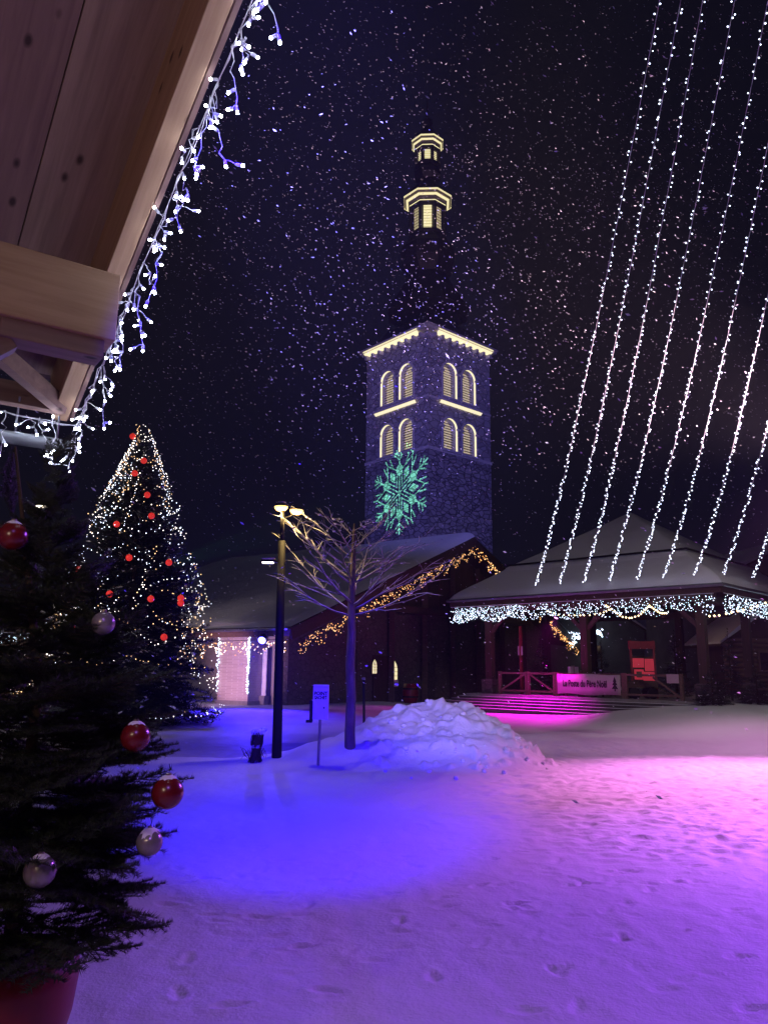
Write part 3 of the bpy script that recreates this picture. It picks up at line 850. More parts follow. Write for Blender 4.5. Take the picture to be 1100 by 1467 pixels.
# the two lit pointed windows and the doorway between them
gn = -Vd; gp = hp(0, 0.6, 0)
for (x, y0, y1, w) in ((562, 976, 946, 0.62), (534.5, 965, 945, 0.34)):
    p0 = on_plane(x, y0, gp, gn); p1 = on_plane(x, y1, gp, gn)
    hh = p1.z - p0.z; r = w / 2
    prof = [(-r, 0), (r, 0), (r, hh * 0.62), (r * 0.7, hh * 0.82), (0, hh), (-r * 0.7, hh * 0.82), (-r, hh * 0.62)]
    fr = MB(); big = [(x_ * 1.35, -0.08 + z_ * 1.07) for x_, z_ in prof]
    fr.prism([p0 - Vd * 0.02 + U * x_ + Vector((0, 0, z_)) for x_, z_ in big], -Vd * 0.06)
    wo = fr.build('window', M['rubble'], hall)
    gl = MB(); gl.prism([p0 - Vd * 0.085 + U * x_ + Vector((0, 0, z_)) for x_, z_ in prof], -Vd * 0.02); gl.build('pane', M['window_lit'], wo)
    lb = MB(); lb.beam(p0 - Vd * 0.12 + Vector((0, 0, 0.02)), p0 - Vd * 0.12 + Vector((0, 0, hh * 0.97)), 0.035, 0.02)
    for q in (0.25, 0.45, 0.65): lb.beam(p0 - Vd * 0.12 - U * r + Vector((0, 0, hh * q)), p0 - Vd * 0.12 + U * r + Vector((0, 0, hh * q)), 0.03, 0.02)
    lb.build('glazing_bar', M['black'], wo)
    if w > 0.5:
        hg = MB(); hg.box(p0 - Vd * 0.16 + Vector((0, 0, -0.10)), (0.6, 0.05, 0.36), (U, Vd, Vector((0, 0, 1)))); hg.build('notice_panel', M['whitepaint'], wo)
d0 = on_plane(545, 1000, gp, gn)
b = MB(); b.box(d0 - Vd * 0.03 + Vector((0, 0, 1.0)), (1.5, 0.12, 2.4), (U, Vd, Vector((0, 0, 1)))); b.build('door', M['darkwood'], hall)

def bulb_cloud(name, pts, r, mats, idx, parent, squash=1.0):
    """many tiny bulbs joined into one part"""
    pts = np.asarray(pts, float); n = len(pts)
    oc = np.array([(1, 0, 0), (-1, 0, 0), (0, 1, 0), (0, -1, 0), (0, 0, 1), (0, 0, -1)], float)
    of = np.array([(0, 2, 4), (2, 1, 4), (1, 3, 4), (3, 0, 4), (2, 0, 5), (1, 2, 5), (3, 1, 5), (0, 3, 5)])
    rr = (np.asarray(r, float) * np.ones(n))[:, None, None]
    V_ = (pts[:, None, :] + oc[None] * rr).reshape(-1, 3)
    F_ = (of[None] + 6 * np.arange(n)[:, None, None]).reshape(-1, 3)
    o = big_mesh(name, V_, F_, mats, parent, midx=np.repeat(np.asarray(idx), 8))
    o['kind'] = 'stuff'
    return o

def light_string(label, p0, p1, n, drop, mats, r=0.04, group='light strings on the church hall', sag=0.05, clump=0.0, cat='string lights', name='string_lights', weights=None):
    """a cable with short hanging drops of bulbs"""
    p0, p1 = Vector(p0), Vector(p1)
    t = thing(name, p0, label, cat, group)
    L = (p1 - p0).length
    cb = MB(); pts = []
    for i in range(25):
        a = i / 24
        pts.append(p0.lerp(p1, a) - Vector((0, 0, sag * math.sin(PI * a))))
    cb.tube(pts, 0.012, 4)
    cb.build('cable', M['wire'] if 'cool' in mats[0].name or 'icy' in mats[0].name else M['black'], t)
    P = []; I = []
    for k in range(n):
        a = random.random()
        q = p0.lerp(p1, a) - Vector((0, 0, sag * math.sin(PI * a)))
        z = drop * random.random() ** 0.8 * ((0.65 + 0.35 * math.sin(a * L * 5.0)) if 'curtain' not in name else (0.86 + 0.14 * math.sin(a * L * 3.1)))
        P.append((q.x + random.gauss(0, 0.05), q.y + random.gauss(0, 0.05), q.z - z - 0.04))
        I.append(random.choices(range(len(mats)), weights)[0] if weights else random.randrange(len(mats)))
    bulb_cloud('bulbs', P, np.array([r * random.uniform(0.75, 1.2) for _ in P]), mats, I, t)
    return t
light_string('amber string lights along the left slope of the church hall gable', hp(-HALF + 0.1, -1.34, HE - 0.75), hp(0, -1.34, HA - 0.62), 430, 0.75, [M['led_warm'], M['led_amber'], M['led_amber']], 0.024, sag=0)
light_string('amber string lights down the right slope of the church hall gable', hp(0.1, -1.34, HA - 0.66), hp(HALF * 0.96, -1.34, HE - 0.45), 380, 0.85, [M['led_warm'], M['led_amber'], M['led_amber']], 0.033, sag=0)
light_string('pinkish warm string lights under the eave above the brick pier', hp(-HALF - 0.42, -1.1, HE - 0.75), hp(-HALF - 0.42, 11, HE - 0.75), 260, 0.75, [M['led_warm'], M['led_amber'], M['led_pale']], 0.025, sag=0.05)

# brick pier with white LED edges, door panel, hand rail, planter
pc = on_plane(333, 990, hp(-HALF + 0.35, 0, 0), -U)
pb = float(ground_base(pc.x, pc.y))
pier = thing('brick_pier', (pc.x, pc.y, pb), 'pale brick pier edged with white light strips under the hall eave', 'pier')
PW, PD, PH = 2.05, 1.25, rz(HALF) - 0.35 - pb + 0.3
cc = Vector((pc.x, pc.y, 0)) + U * (PD / 2)
AX = (Vd, U, Vector((0, 0, 1)))
b = MB(); b.box(cc + Vector((0, 0, pb - 0.2 + PH / 2)), (PW, PD, PH), AX); b.build('shaft', M['brick'], pier)
b = MB(); b.box(cc + Vector((0, 0, pb + 0.03)), (PW + 0.14, PD + 0.14, 0.22), AX); b.build('base', M['concrete'], pier)
for s, n_ in ((-1, 130), (1, 70)):
    e0 = cc - U * (PD / 2 + 0.03) + Vd * (s * (PW / 2 + 0.0))
    P = [(e0 + Vd * random.gauss(0, 0.035) - U * abs(random.gauss(0, 0.03)) + Vector((0, 0, pb + 0.45 + (PH - 0.8) * random.random() ** 0.75))) for _ in range(n_)]
    t = thing('strip_light', e0 + Vector((0, 0, pb + 0.4)), 'cool white light strip down the %s edge of the brick pier' % ('right' if s < 0 else 'left'), 'string lights', 'light strips on the brick pier')
    cb = MB(); cb.tube([e0 - U * 0.02 + Vector((0, 0, pb + 0.4)), e0 - U * 0.02 + Vector((0, 0, pb + PH - 0.4))], 0.012, 5); cb.build('cable', M['wire'], t)
    bulb_cloud('bulbs', P, 0.028, [M['led_cool'], M['led_cyan']], [random.randrange(2) for _ in P], t)
q = on_plane(377, 996, hp(-HALF + 1.2, 0, 0), -U)
t = thing('signboard', (q.x, q.y, float(ground_base(q.x, q.y))), 'narrow white upright board standing beside the brick pier', 'sign board')
b = MB(); b.box(Vector((q.x, q.y, pb + 1.42)), (0.34, 0.05, 2.1), AX); b.build('panel', M['whitepaint'], t)
b = MB(); b.box(Vector((q.x, q.y, pb + 0.17)), (0.42, 0.3, 0.4), AX); b.build('foot', M['concrete'], t)
r0 = hit(379, 1003); r1 = hit(438, 1002)
t = thing('hand_rail', r0, 'low metal hand rail between the brick pier and the red planter', 'railing')
zz = r0.z
b = MB(); b.tube([r0 + Vector((0, 0, 0.98)), Vector((r1.x, r1.y, zz + 0.92))], 0.035, 6); b.build('top_rail', M['steel'], t)
for a in (0.02, 0.48, 0.98):
    w_ = r0.lerp(Vector((r1.x, r1.y, zz)), a)
    b = MB(); b.tube([w_ - Vector((0, 0, 0.2)), w_ + Vector((0, 0, 0.96))], 0.03, 6); b.build('post', M['steel'], t)

# ---------------------------------------------------------------- lantern post, sign, shrub, stake
lp = hit(396.5, 1086)
LB = Vector((lp.x, lp.y, surf(lp.x, lp.y) - 0.05))
lt = at(405, 727, lp.y)
LH = lt.z
post = thing('street_lamp', LB, 'tall black lamp post with two lit warm heads on top', 'street lamp')
top = Vector((lt.x, lt.y, LH))
b = MB(); b.tube([LB - Vector((0, 0, 0.2)), LB + (top - LB) * 0.5, LB + (top - LB) * 0.86], [0.105, 0.092, 0.080], 10); b.build('pole', M['black'], post, True)
b = MB(); b.tube([LB + (top - LB) * 0.86, top - Vector((0, 0, 0.02))], [0.05, 0.035], 8); b.build('top_tube', M['black'], post, True)
jy = top - Vector((0, 0, 0.26))
for s, dy in ((-1, 0.0), (1, 0.10)):
    h = top + Vector((0.13 + s * 0.165, dy, 0.02 if s < 0 else -0.035))
    b = MB(); b.tube([jy, jy + (h - jy) * 0.55 - Vector((0, 0, 0.04)), h], 0.014, 6); b.build('arm', M['black'], post, True)
    b = MB(); b.lathe([(0.02, 0.07), (0.10, 0.055), (0.15, 0.03), (0.158, 0.01), (0.150, 0.0)][::-1], h, 14); hd = b.build('lamp_head', M['black'], post, True)
    b = MB(); b.lathe([(0.04, -0.10), (0.10, -0.085), (0.138, -0.045), (0.148, -0.006)], h, 14); b.build('diffuser', M['lamp_face'], hd)
    lamp(post, 'lamp_light', h - Vector((0, 0, 0.12)), h - Vector((0, 0, 5)), (1.0, 0.66, 0.22), 60.0, 138, 0.5, 0.05)
    lamp(post, 'lamp_spill', h - Vector((0, 0.08, 0.17)), h, (1.0, 0.66, 0.24), 26.0, 0, 0, 0.04, 'POINT')
b = MB(); b.lathe([(0.10, 0.0), (0.09, 0.045), (0.04, 0.06)], top + Vector((-0.02, 0, 0.075)), 10); b.build('snow_cap', M['snowcap'], post, True)
# lower bracket lamp on the same post
q = at(388, 806, lp.y); pm = at(402, 806, lp.y)
b = MB(); b.tube([pm + Vector((0.12, 0, 0.02)), q + Vector((-0.02, 0, 0.02))], 0.018, 6); b.build('bracket', M['black'], post, True)
b = MB(); b.box(q + Vector((-0.05, -0.02, 0.03)), (0.30, 0.16, 0.045)); hd = b.build('side_lamp_head', M['black'], post)
b = MB(); b.box(q + Vector((-0.06, -0.02, -0.006)), (0.24, 0.13, 0.025)); b.build('diffuser', M['lamp_face2'], hd)
b = MB(); b.box(q + Vector((-0.05, -0.02, 0.072)), (0.27, 0.15, 0.035)); b.build('snow_cap', M['snowcap'], hd)

sp = hit(455.5, 1097)
SB = Vector((sp.x, sp.y, surf(sp.x, sp.y)))
sign = thing('dispenser_post', SB, 'white enamel bag dispenser box lettered POINT SACHET on a thin pole', 'dispenser')
sy = sp.y
k_ = sy / F_PX
stop = at(461, 984, sy); sbot = at(460, 1031, sy)
b = MB(); b.tube([SB - Vector((0, 0, 0.15)), Vector((sbot.x - 0.02, sy + 0.03, sbot.z + 0.05))], 0.028, 8); b.build('pole', M['steel'], sign)
bh = stop.z - sbot.z; bc = Vector((stop.x - 0.01, sy, (stop.z + sbot.z) / 2))
b = MB(); b.box(bc, (0.315, 0.16, bh)); bx = b.build('box', M['boxwhite'], sign)
mod = bx.modifiers.new('bevel', 'BEVEL'); mod.width = 0.012; mod.segments = 2
b = MB(); b.box(bc + Vector((-0.195, 0.05, -0.16)), (0.06, 0.12, 0.42)); b.box(bc + Vector((-0.23, 0.03, -0.36)), (0.12, 0.14, 0.05)); b.build('bin_bracket', M['black'], sign)
b = MB(); b.lathe([(0.018, 0), (0.018, 0.012)], bc + Vector((0.07, -0.082, -0.09)), 10, ax=(Vector((1, 0, 0)), Vector((0, 0, 1)), Vector((0, -1, 0)))); b.build('lock', M['black'], bx)
b = MB(); b.box(bc + Vector((0, 0, bh / 2 + 0.02)), (0.31, 0.15, 0.035)); b.build('snow_cap', M['snowcap'], sign)
def lettering(text, size, c, right, up, out, material, parent, bold=0.0, name='lettering', sx=1.0):
    cu = bpy.data.curves.new(name, 'FONT'); cu.body = text; cu.size = size
    cu.align_x = 'CENTER'; cu.align_y = 'CENTER'; cu.extrude = 0.002; cu.offset = bold
    tmp = bpy.data.objects.new(name, cu); COL.objects.link(tmp)
    dg = bpy.context.evaluated_depsgraph_get()
    me = bpy.data.meshes.new_from_object(tmp.evaluated_get(dg))
    bpy.data.objects.remove(tmp)
    me.materials.clear(); me.materials.append(material)
    R = Matrix((right.normalized() * sx, up.normalized(), out.normalized())).transposed().to_4x4()
    return put(name, me, parent, Matrix.Translation(c) @ R)
XV, YV, ZV = Vector((1, 0, 0)), Vector((0, 1, 0)), Vector((0, 0, 1))
lettering('POINT', 0.098, bc + Vector((0.0, -0.086, bh / 2 - 0.135)), XV, ZV, -YV, M['ink'], bx, 0.0035, sx=0.92)
lettering('SACHET', 0.092, bc + Vector((0.0, -0.086, bh / 2 - 0.215)), XV, ZV, -YV, M['ink'], bx, 0.0035, sx=0.74)

hp_ = hit(365, 1092)
HB = Vector((hp_.x, hp_.y, surf(hp_.x, hp_.y)))
shrub = thing('bound_shrub', HB, 'small bundle of dark twigs with a snow cap beside the lamp post', 'shrub')
b = MB()
for k in range(110):
    a = random.uniform(0, 2 * PI); r0_ = 0.17 * math.sqrt(random.random()); 
    p = []
    for i in range(5):
        t_ = i / 4; z = t_ * random.uniform(0.50, 0.62)
        neck = 1.0 - 0.55 * math.sin(PI * min(1, t_ * 1.1)) if t_ < 0.95 else 0.75
        rr_ = r0_ * neck + 0.012 * random.random()
        p.append(HB + Vector((rr_ * math.cos(a + 0.3 * t_) + 0.03 * t_, rr_ * math.sin(a + 0.3 * t_), z - 0.04)))
    b.tube(p, 0.007, 3, cap=False)
b.build('twigs', M['straw'], shrub)
b = MB()
for k in range(36):
    a = random.uniform(0, 2 * PI); s_ = random.uniform(0.15, 0.34)
    p = [HB + Vector((0.10 * math.cos(a), 0.10 * math.sin(a), 0.03)), HB + Vector((s_ * .75 * math.cos(a), s_ * .75 * math.sin(a), 0.20 * random.random() + 0.1)), HB + Vector((s_ * math.cos(a), s_ * math.sin(a), 0.05 + 0.25 * random.random()))]
    b.tube(p, [0.006, 0.005, 0.003], 3, cap=False)
b.build('loose_twigs', M['straw'], shrub)
b = MB(); b.lathe([(0.085, 0.26), (0.10, 0.28), (0.10, 0.31), (0.085, 0.33)], HB + Vector((0.015, 0, 0)), 12); b.build('tie', M['wire'], shrub)
b = MB()
for k in range(16):
    b.ball(HB + Vector((0.035 + random.gauss(0, 0.075), random.gauss(0, 0.07), 0.58 + random.uniform(-0.03, 0.05))), random.uniform(0.035, 0.062), 8, 6, 0.8)
b.build('snow_cap', M['snowcap'], shrub, True)

s0 = at(522, 1024, 20.2); s1 = at(521, 972, 20.2)
stake = thing('snow_stake', Vector((s0.x, 20.2, pile_top(s0.x, 20.2))), 'thin dark marker stake standing behind the snow heap', 'stake')
b = MB(); b.tube([s0 - Vector((0, 0, 0.5)), s1], 0.032, 8); b.build('pole', M['black'], stake)
b = MB(); b.tube([s1 - Vector((0, 0, 0.04)), s1 + Vector((0, 0, 0.02))], 0.045, 8); b.build('cap', M['steel'], stake)

# ---------------------------------------------------------------- bare young tree with snow on its boughs
tp = hit(502, 1073)
TBASE = Vector((tp.x, tp.y, surf(tp.x, tp.y) - 0.1))
kt = tp.y / F_PX
btree = thing('bare_tree', TBASE, 'young leafless tree with snow-lined branches rising from the snow heap', 'tree')
def tz(y): return at(503, y, tp.y).z
def tp_at(x, y, dy=0.0): return at(x, y, tp.y + dy)
trunk_pts = [TBASE - ZV * 0.2, tp_at(501, 1050), tp_at(503, 1000), tp_at(501.5, 950), tp_at(504, 905), tp_at(503, 870), tp_at(505.5, 820), tp_at(507, 775), tp_at(508, 750)]
b = MB(); b.tube(trunk_pts, [0.125, 0.108, 0.102, 0.098, 0.090, 0.080, 0.060, 0.042, 0.020], 10)
b.build('trunk', M['bark'], btree, True)
limb = MB(); snow_b = MB(); nlimb = 0
def bough(p0, dirv, L, r, depth, seed):
    global limb
    rnd = random.Random(seed)
    n = 9 if depth == 0 else 6
    p = p0.copy(); d = dirv.normalized(); pts = [p.copy()]; rad = [r]
    for i in range(n):
        bend = Vector((rnd.gauss(0, 0.10), rnd.gauss(0, 0.10), rnd.gauss(0, 0.07)))
        lift = 0.04 if depth == 0 else 0.0
        if depth == 0 and i > n * 0.55: lift = 0.015
        d = (d + bend + ZV * lift).normalized()
        p = p + d * (L / n); pts.append(p.copy()); rad.append(r * (1 - 0.86 * (i + 1) / n) + 0.0016)
    limb.tube(pts, rad, 5 if depth else 6)
    # snow lying along the top
    sp_, sr = [], []
    for i, q in enumerate(pts):
        th = (rad[i] * 0.80 + 0.0026) * (0.7 + 0.6 * rnd.random())
        sp_.append(q + ZV * (rad[i] * 0.60) - YV * (rad[i] * 0.18)); sr.append(th if 0 < i < n else th * 0.4)
    snow_b.tube(sp_, sr, 5, squash=0.8)
    if rnd.random() < 0.35 and depth < 2:
        i = rnd.randrange(1, n); snow_b.ball(pts[i] + ZV * rad[i], rnd.uniform(0.018, 0.04), 6, 4, 0.7)
    if depth < 2:
        m_ = (7 if depth == 0 else 2)
        for j in range(m_):
            i = 2 + int((n - 2) * (j + rnd.random() * 0.8) / m_); i = min(i, n - 1)
            dd = (pts[i + 1] - pts[i]).normalized() if i + 1 <= n else d
            side = dd.cross(ZV); side = side.normalized() if side.length > 1e-3 else XV
            s_ = 1 if (j + seed) % 2 else -1
            nd_ = dd * rnd.uniform(0.65, 1.0) + side * (s_ * rnd.uniform(0.35, 0.8)) + ZV * rnd.uniform(-0.15, 0.10)
            bough(pts[i], nd_, L * rnd.uniform(0.34, 0.62) * (1 - 0.3 * i / n), rad[i] * 0.46, depth + 1, seed * 13 + j * 7 + depth)
boughs = [  # pixel of origin row, tip pixel, depth offset of tip, radius
    (884, (408, 832), -0.6, 0.0220), (882, (640, 852), -0.4, 0.0208), (876, (412, 806), 0.5, 0.0220), (874, (612, 792), 0.4, 0.0233), (868, (560, 800), -1.3, 0.03),
    (866, (450, 800), -1.2, 0.03), (862, (520, 805), 1.5, 0.03),
    (838, (418, 765), -0.5, 0.0195), (836, (600, 770), -0.5, 0.0195), (832, (425, 745), 0.6, 0.03), (828, (575, 775), 0.8, 0.0172), (834, (478, 770), -1.2, 0.0159), (830, (545, 762), 1.1, 0.0159),
    (800, (432, 738), 0.2, 0.0134), (796, (570, 742), 0.1, 0.0134), (792, (468, 730), -0.7, 0.02), (788, (548, 730), 0.7, 0.02),
    (768, (484, 738), 0.1, 0.0090), (762, (534, 740), -0.2, 0.0090)]
for k, (yo, (tx, ty), dy, r) in enumerate(boughs):
    o = tp_at(505, yo); tip = tp_at(tx, ty, dy)
    vec = tip - o; L = vec.length
    bough(o, vec.normalized() - ZV * 0.22, L * 1.02, r, 0, 100 + k)
limb.build('branches', M['bark'], btree, True)
snow_b.build('branch_snow', M['snowcap'], btree, True)

# ================================================================== fir generator
def needle_set(P0, P1, n, ln, wd, rng, flat=0.45):
    """needles along the segment P0-P1 as thin triangles"""
    P0 = np.asarray(P0, float); P1 = np.asarray(P1, float)
    ax = P1 - P0; L = np.linalg.norm(ax); ax = ax / L
    s = np.cross(ax, [0, 0, 1.0]); s = s / (np.linalg.norm(s) + 1e-9); u = np.cross(s, ax)
    t = (np.arange(n) + rng.random(n)) / n
    base = P0 + (P1 - P0) * t[:, None]
    side = np.where(np.arange(n) % 2, 1.0, -1.0)
    el = rng.normal(0.35, flat, n)
    d = ax * rng.uniform(0.45, 0.8, n)[:, None] + s * (side * np.cos(el))[:, None] + u * np.sin(el)[:, None]
    d /= np.linalg.norm(d, axis=1)[:, None]
    tip = base + d * (ln * rng.uniform(0.75, 1.15, n))[:, None]
    w = np.cross(d, u); w /= (np.linalg.norm(w, axis=1)[:, None] + 1e-9)
    V_ = np.stack([base - w * wd / 2, base + w * wd / 2, tip], 1).reshape(-1, 3)
    return V_

def frond(seed, L=1.0, side=12, nl=0.035, nw=0.0042, dens=520, snow=0.0):
    """one fir bough along +X: returns vertices of triangles and their material index"""
    rng = np.random.default_rng(seed)
    parts, mi = [], []
    segs = []
    pts = [np.array([L * t, 0.03 * L * math.sin(3 * t + seed), -0.10 * L * t + 0.16 * L * t * t]) for t in np.linspace(0, 1, 6)]
    for a, b_ in zip(pts[:-1], pts[1:]): segs.append((a, b_, 0.010))
    for k in range(side):
        t = 0.16 + 0.80 * (k + rng.random() * 0.5) / side
        i_ = min(int(t * 5), 4); o = pts[i_] + (pts[i_ + 1] - pts[i_]) * (t * 5 - i_)
        for s_ in (-1, 1):
            ang = s_ * rng.uniform(0.75, 1.0); l_ = L * (0.42 * (1 - t) + 0.10) * rng.uniform(0.75, 1.15)
            e = o + l_ * np.array([math.cos(ang), math.sin(ang), rng.normal(0.0, 0.10)])
            segs.append((o, e, 0.006))
            if l_ > 0.24 * L:
                for q in (0.4, 0.7):
                    o2 = o + (e - o) * q; a2 = ang + s_ * rng.choice([-1, 1]) * 0.7
                    e2 = o2 + 0.42 * l_ * np.array([math.cos(a2), math.sin(a2), rng.normal(0, 0.08)])
                    segs.append((o2, e2, 0.005))
    for (a, b_, w) in segs:
        l_ = np.linalg.norm(b_ - a)
        V_ = needle_set(a, b_, max(6, int(dens * l_)), nl * L, nw * L, rng)
        parts.append(V_); mi.append(np.zeros(len(V_) // 3, int))
        up = np.array([0, 0, w * L * 0.7]); sd = np.cross(b_ - a, [0, 0, 1.0]); sd = sd / (np.linalg.norm(sd) + 1e-9) * w * L * 0.6
        T_ = np.array([a - sd, a + sd, b_, a + up, a - up, b_]); parts.append(T_); mi.append(np.ones(2, int))
        if snow and rng.random() < snow:
            m0 = a + (b_ - a) * rng.uniform(0.1, 0.5); m1 = a + (b_ - a) * rng.uniform(0.6, 1.0)
            h = np.array([0, 0, 0.016 * L]); s2 = sd / (np.linalg.norm(sd) + 1e-9) * 0.020 * L
            mid = (m0 + m1) / 2 + h * 1.4
            for q0, q1, q2 in ((m0 - s2 + h * .3, mid, m1 - s2 + h * .3), (m0 + s2 + h * .3, m1 + s2 + h * .3, mid), (m0 - s2 + h * .3, m0 + s2 + h * .3, mid), (m1 - s2 + h * .3, mid, m1 + s2 + h * .3)):
                parts.append(np.array([q0, q1, q2])); mi.append(np.array([2]))
    return np.concatenate(parts), np.concatenate(mi)

def fir(root, base, height, radius_fn, n, fronds, mats, seed, z0=0.12, droop=0.12, az_skip=None, name='crown', lmin=0.18):
    """crown of fronds round a trunk; radius_fn(t) with t=0 at the bottom, 1 at the top"""
    rng = np.random.default_rng(seed)
    VV, MM = [], []
    for k in range(n):
        t = (k + rng.random()) / n
        t = 1 - (1 - t) ** 0.80 if k % 3 else t
        z = height * (z0 + (1 - z0) * t * 0.97)
        az = k * 2.39996 + rng.normal(0, 0.25)
        R = max(lmin, radius_fn(t)) * rng.uniform(0.78, 1.08)
        v, m_ = fronds[k % len(fronds)]
        el = -droop * (1 - t) + 0.75 * t ** 2 + rng.normal(0, 0.10)
        roll = rng.normal(0, 0.25)
        Mx = Matrix.Translation((base[0], base[1], base[2] + z)) @ Matrix.Rotation(az, 4, 'Z') @ Matrix.Rotation(-el, 4, 'Y') @ Matrix.Rotation(roll, 4, 'X') @ Matrix.Diagonal((R, R * 1.0, R, 1))
        A = np.array(Mx)
        VV.append(v @ A[:3, :3].T + A[:3, 3]); MM.append(m_)
    V_ = np.concatenate(VV); T_ = np.arange(len(V_)).reshape(-1, 3)
    return big_mesh(name, V_, T_, mats, root, midx=np.concatenate(MM))

# ---------------------------------------------------------------- tall lit Christmas tree
bt = hit(177, 1035)
BT = Vector((bt.x, bt.y, surf(bt.x, bt.y)))
btop = at(199, 608, bt.y)
BH = btop.z - BT.z
kb = bt.y / F_PX
xmas = thing('christmas_tree', BT, 'tall Christmas tree covered in tiny lights beside the church hall', 'tree')
b = MB(); b.tube([BT - ZV * 0.2, BT + ZV * BH * 0.5, Vector((btop.x, bt.y, btop.z - 0.1))], [0.17, 0.10, 0.015], 8); b.build('trunk', M['twig'], xmas)
prof_t = np.array([0, 0.05, 0.175, 0.38, 0.53, 0.66, 0.75, 0.895, 1.0])
prof_r = np.array([125, 132, 120, 100, 79, 64, 45, 22, 3]) * kb
def xr(t): return float(np.interp(t, prof_t, prof_r))
far_fronds = [frond(s, 1.0, 8, 0.075, 0.014, 95, 0.16) for s in (1, 2, 3)]
fir(xmas, (BT.x, BT.y, BT.z), BH, xr, 330, far_fronds, [M['needle_far'], M['twig'], M['snowcap']], 11, z0=0.045, droop=0.30, lmin=0.14)
# its light strings: garlands draped from bough to bough, closer together towards the top
def tree_lights():
    P, I = [], []
    rnd = random.Random(21)
    for g in range(27):
        t = 0.05 + 0.93 * (g / 26) ** 0.72
        a0 = rnd.uniform(0, 2 * PI); tilt = rnd.uniform(-0.035, 0.035)
        R = xr(t); n = int(2 * PI * R / 0.135) + 6
        w = rnd.choice([0, 0, 1, 2])
        ph = rnd.uniform(0, 6)
        for k in range(n):
            a = a0 + 2 * PI * k / n
            nb = max(3, int(5 * R / 1.6 + 2))
            sagv = abs(math.sin(nb * a / 2 + ph)) 
            if rnd.random() < 0.28 or math.sin(a * 2 + ph * 3 + g) < (-0.35 if t < 0.6 else -0.6): continue
            rr = R * (0.80 + 0.20 * sagv if t > 0.6 else 0.92 + 0.11 * sagv) * rnd.uniform(0.94, 1.04)
            z = BH * (t + tilt * math.sin(a)) - 0.34 * (1 - sagv) * min(1, R) + rnd.gauss(0, 0.04)
            P.append((BT.x + rr * math.cos(a), BT.y + rr * math.sin(a), BT.z + max(0.3, z)))
            I.append(w if rnd.random() < 0.75 else rnd.randrange(3))
    for s_ in range(34):                                   # strands running down the boughs
        a = rnd.uniform(0, 2 * PI); t = rnd.uniform(0.35, 1.0) if s_ % 2 else rnd.uniform(0.72, 1.0); da = rnd.uniform(-0.5, 0.5)
        n = rnd.randrange(12, 30)
        for k in range(n):
            tt = t - k * 0.0085
            if tt < 0.05: break
            rr = xr(tt) * rnd.uniform(0.94, 1.12); aa = a + da * k / n + rnd.gauss(0, 0.03)
            P.append((BT.x + rr * math.cos(aa), BT.y + rr * math.sin(aa), BT.z + BH * tt)); I.append(rnd.choice([0, 0, 1, 2]))
    for k in range(16): P.append((btop.x + rnd.gauss(0, .04), BT.y - 0.05, btop.z - 0.03 - 0.05 * k)); I.append(2)
    return P, I
P, I = tree_lights()
xl = thing('string_lights', BT, 'warm and cool white tree lights wound round the tall Christmas tree', 'string lights')
bulb_cloud('bulbs', P, np.array([0.0175 * random.uniform(0.6, 1.35) for _ in P]), [M['led_pale'], M['led_cool'], M['led_warm']], I, xl)
for g in range(9):
    cb = MB()
    t = 0.08 + 0.1 * g; R = xr(t) * 0.92
    cb.tube([BT + Vector((R * math.cos(a), R * math.sin(a), BH * t - 0.12 * abs(math.cos(3 * a)))) for a in np.linspace(0, 2 * PI, 40)], 0.006, 3, cap=False)
    cb.build('cable', M['black'], xl)
balls = [((190, 625), 'topmost lit red ball near the tip of the tall Christmas tree'), ((206, 660), 'second lit red ball from the top of the tall Christmas tree'),
         ((193, 678), 'third lit red ball from the top of the tall Christmas tree'), ((211, 709), 'lit red ball right of centre in the upper part of the tall tree'),
         ((217, 739), 'lit red ball at mid height, right of the dark hollow in the tall tree'), ((167, 751), 'lit red ball at mid height on the left of the tall tree'),
         ((185, 799), 'lit red ball in the middle of the tall tree beside a swag of lights'), ((242, 806), 'lit red ball near the right edge at mid height of the tall tree'),
         ((112, 816), 'outermost lit red ball on the left edge of the tall tree'), ((157, 851), 'lit red ball low on the left, just above the silver bauble'),
         ((216, 858), 'lit red ball in the centre of the lower half of the tall tree'), ((259, 857), 'lit red ball at the right edge, upper of the touching pair'),
         ((259, 864), 'lit red ball at the right edge, lower of the touching pair'), ((235, 913), 'lowest lit red ball on the right half of the tall tree'),
         ((118, 921), 'lowest lit red ball on the left half of the tall tree'), ((103, 900), 'lit red ball at the far left behind the foreground fir')]
for (x, y), lab in balls:
    zz = at(x, y, bt.y).z; t = (zz - BT.z) / BH; R = xr(t)
    dx = at(x, y, bt.y).x - BT.x
    dy = -math.sqrt(max(0.02, R * R - dx * dx)) if abs(dx) < R else -0.1
    c = at(x, y, bt.y + dy)
    tb = thing('light_ball', c - ZV * 0.15, lab, 'bauble', 'lit red balls on the tall Christmas tree')
    m_ = MB(); m_.ball(c, 0.108, 14, 10); m_.build('globe', M['redball'], tb, True)
    m_ = MB(); m_.lathe([(0.03, 0.104), (0.03, 0.14)], c, 8); m_.build('cap', M['gold'], tb)

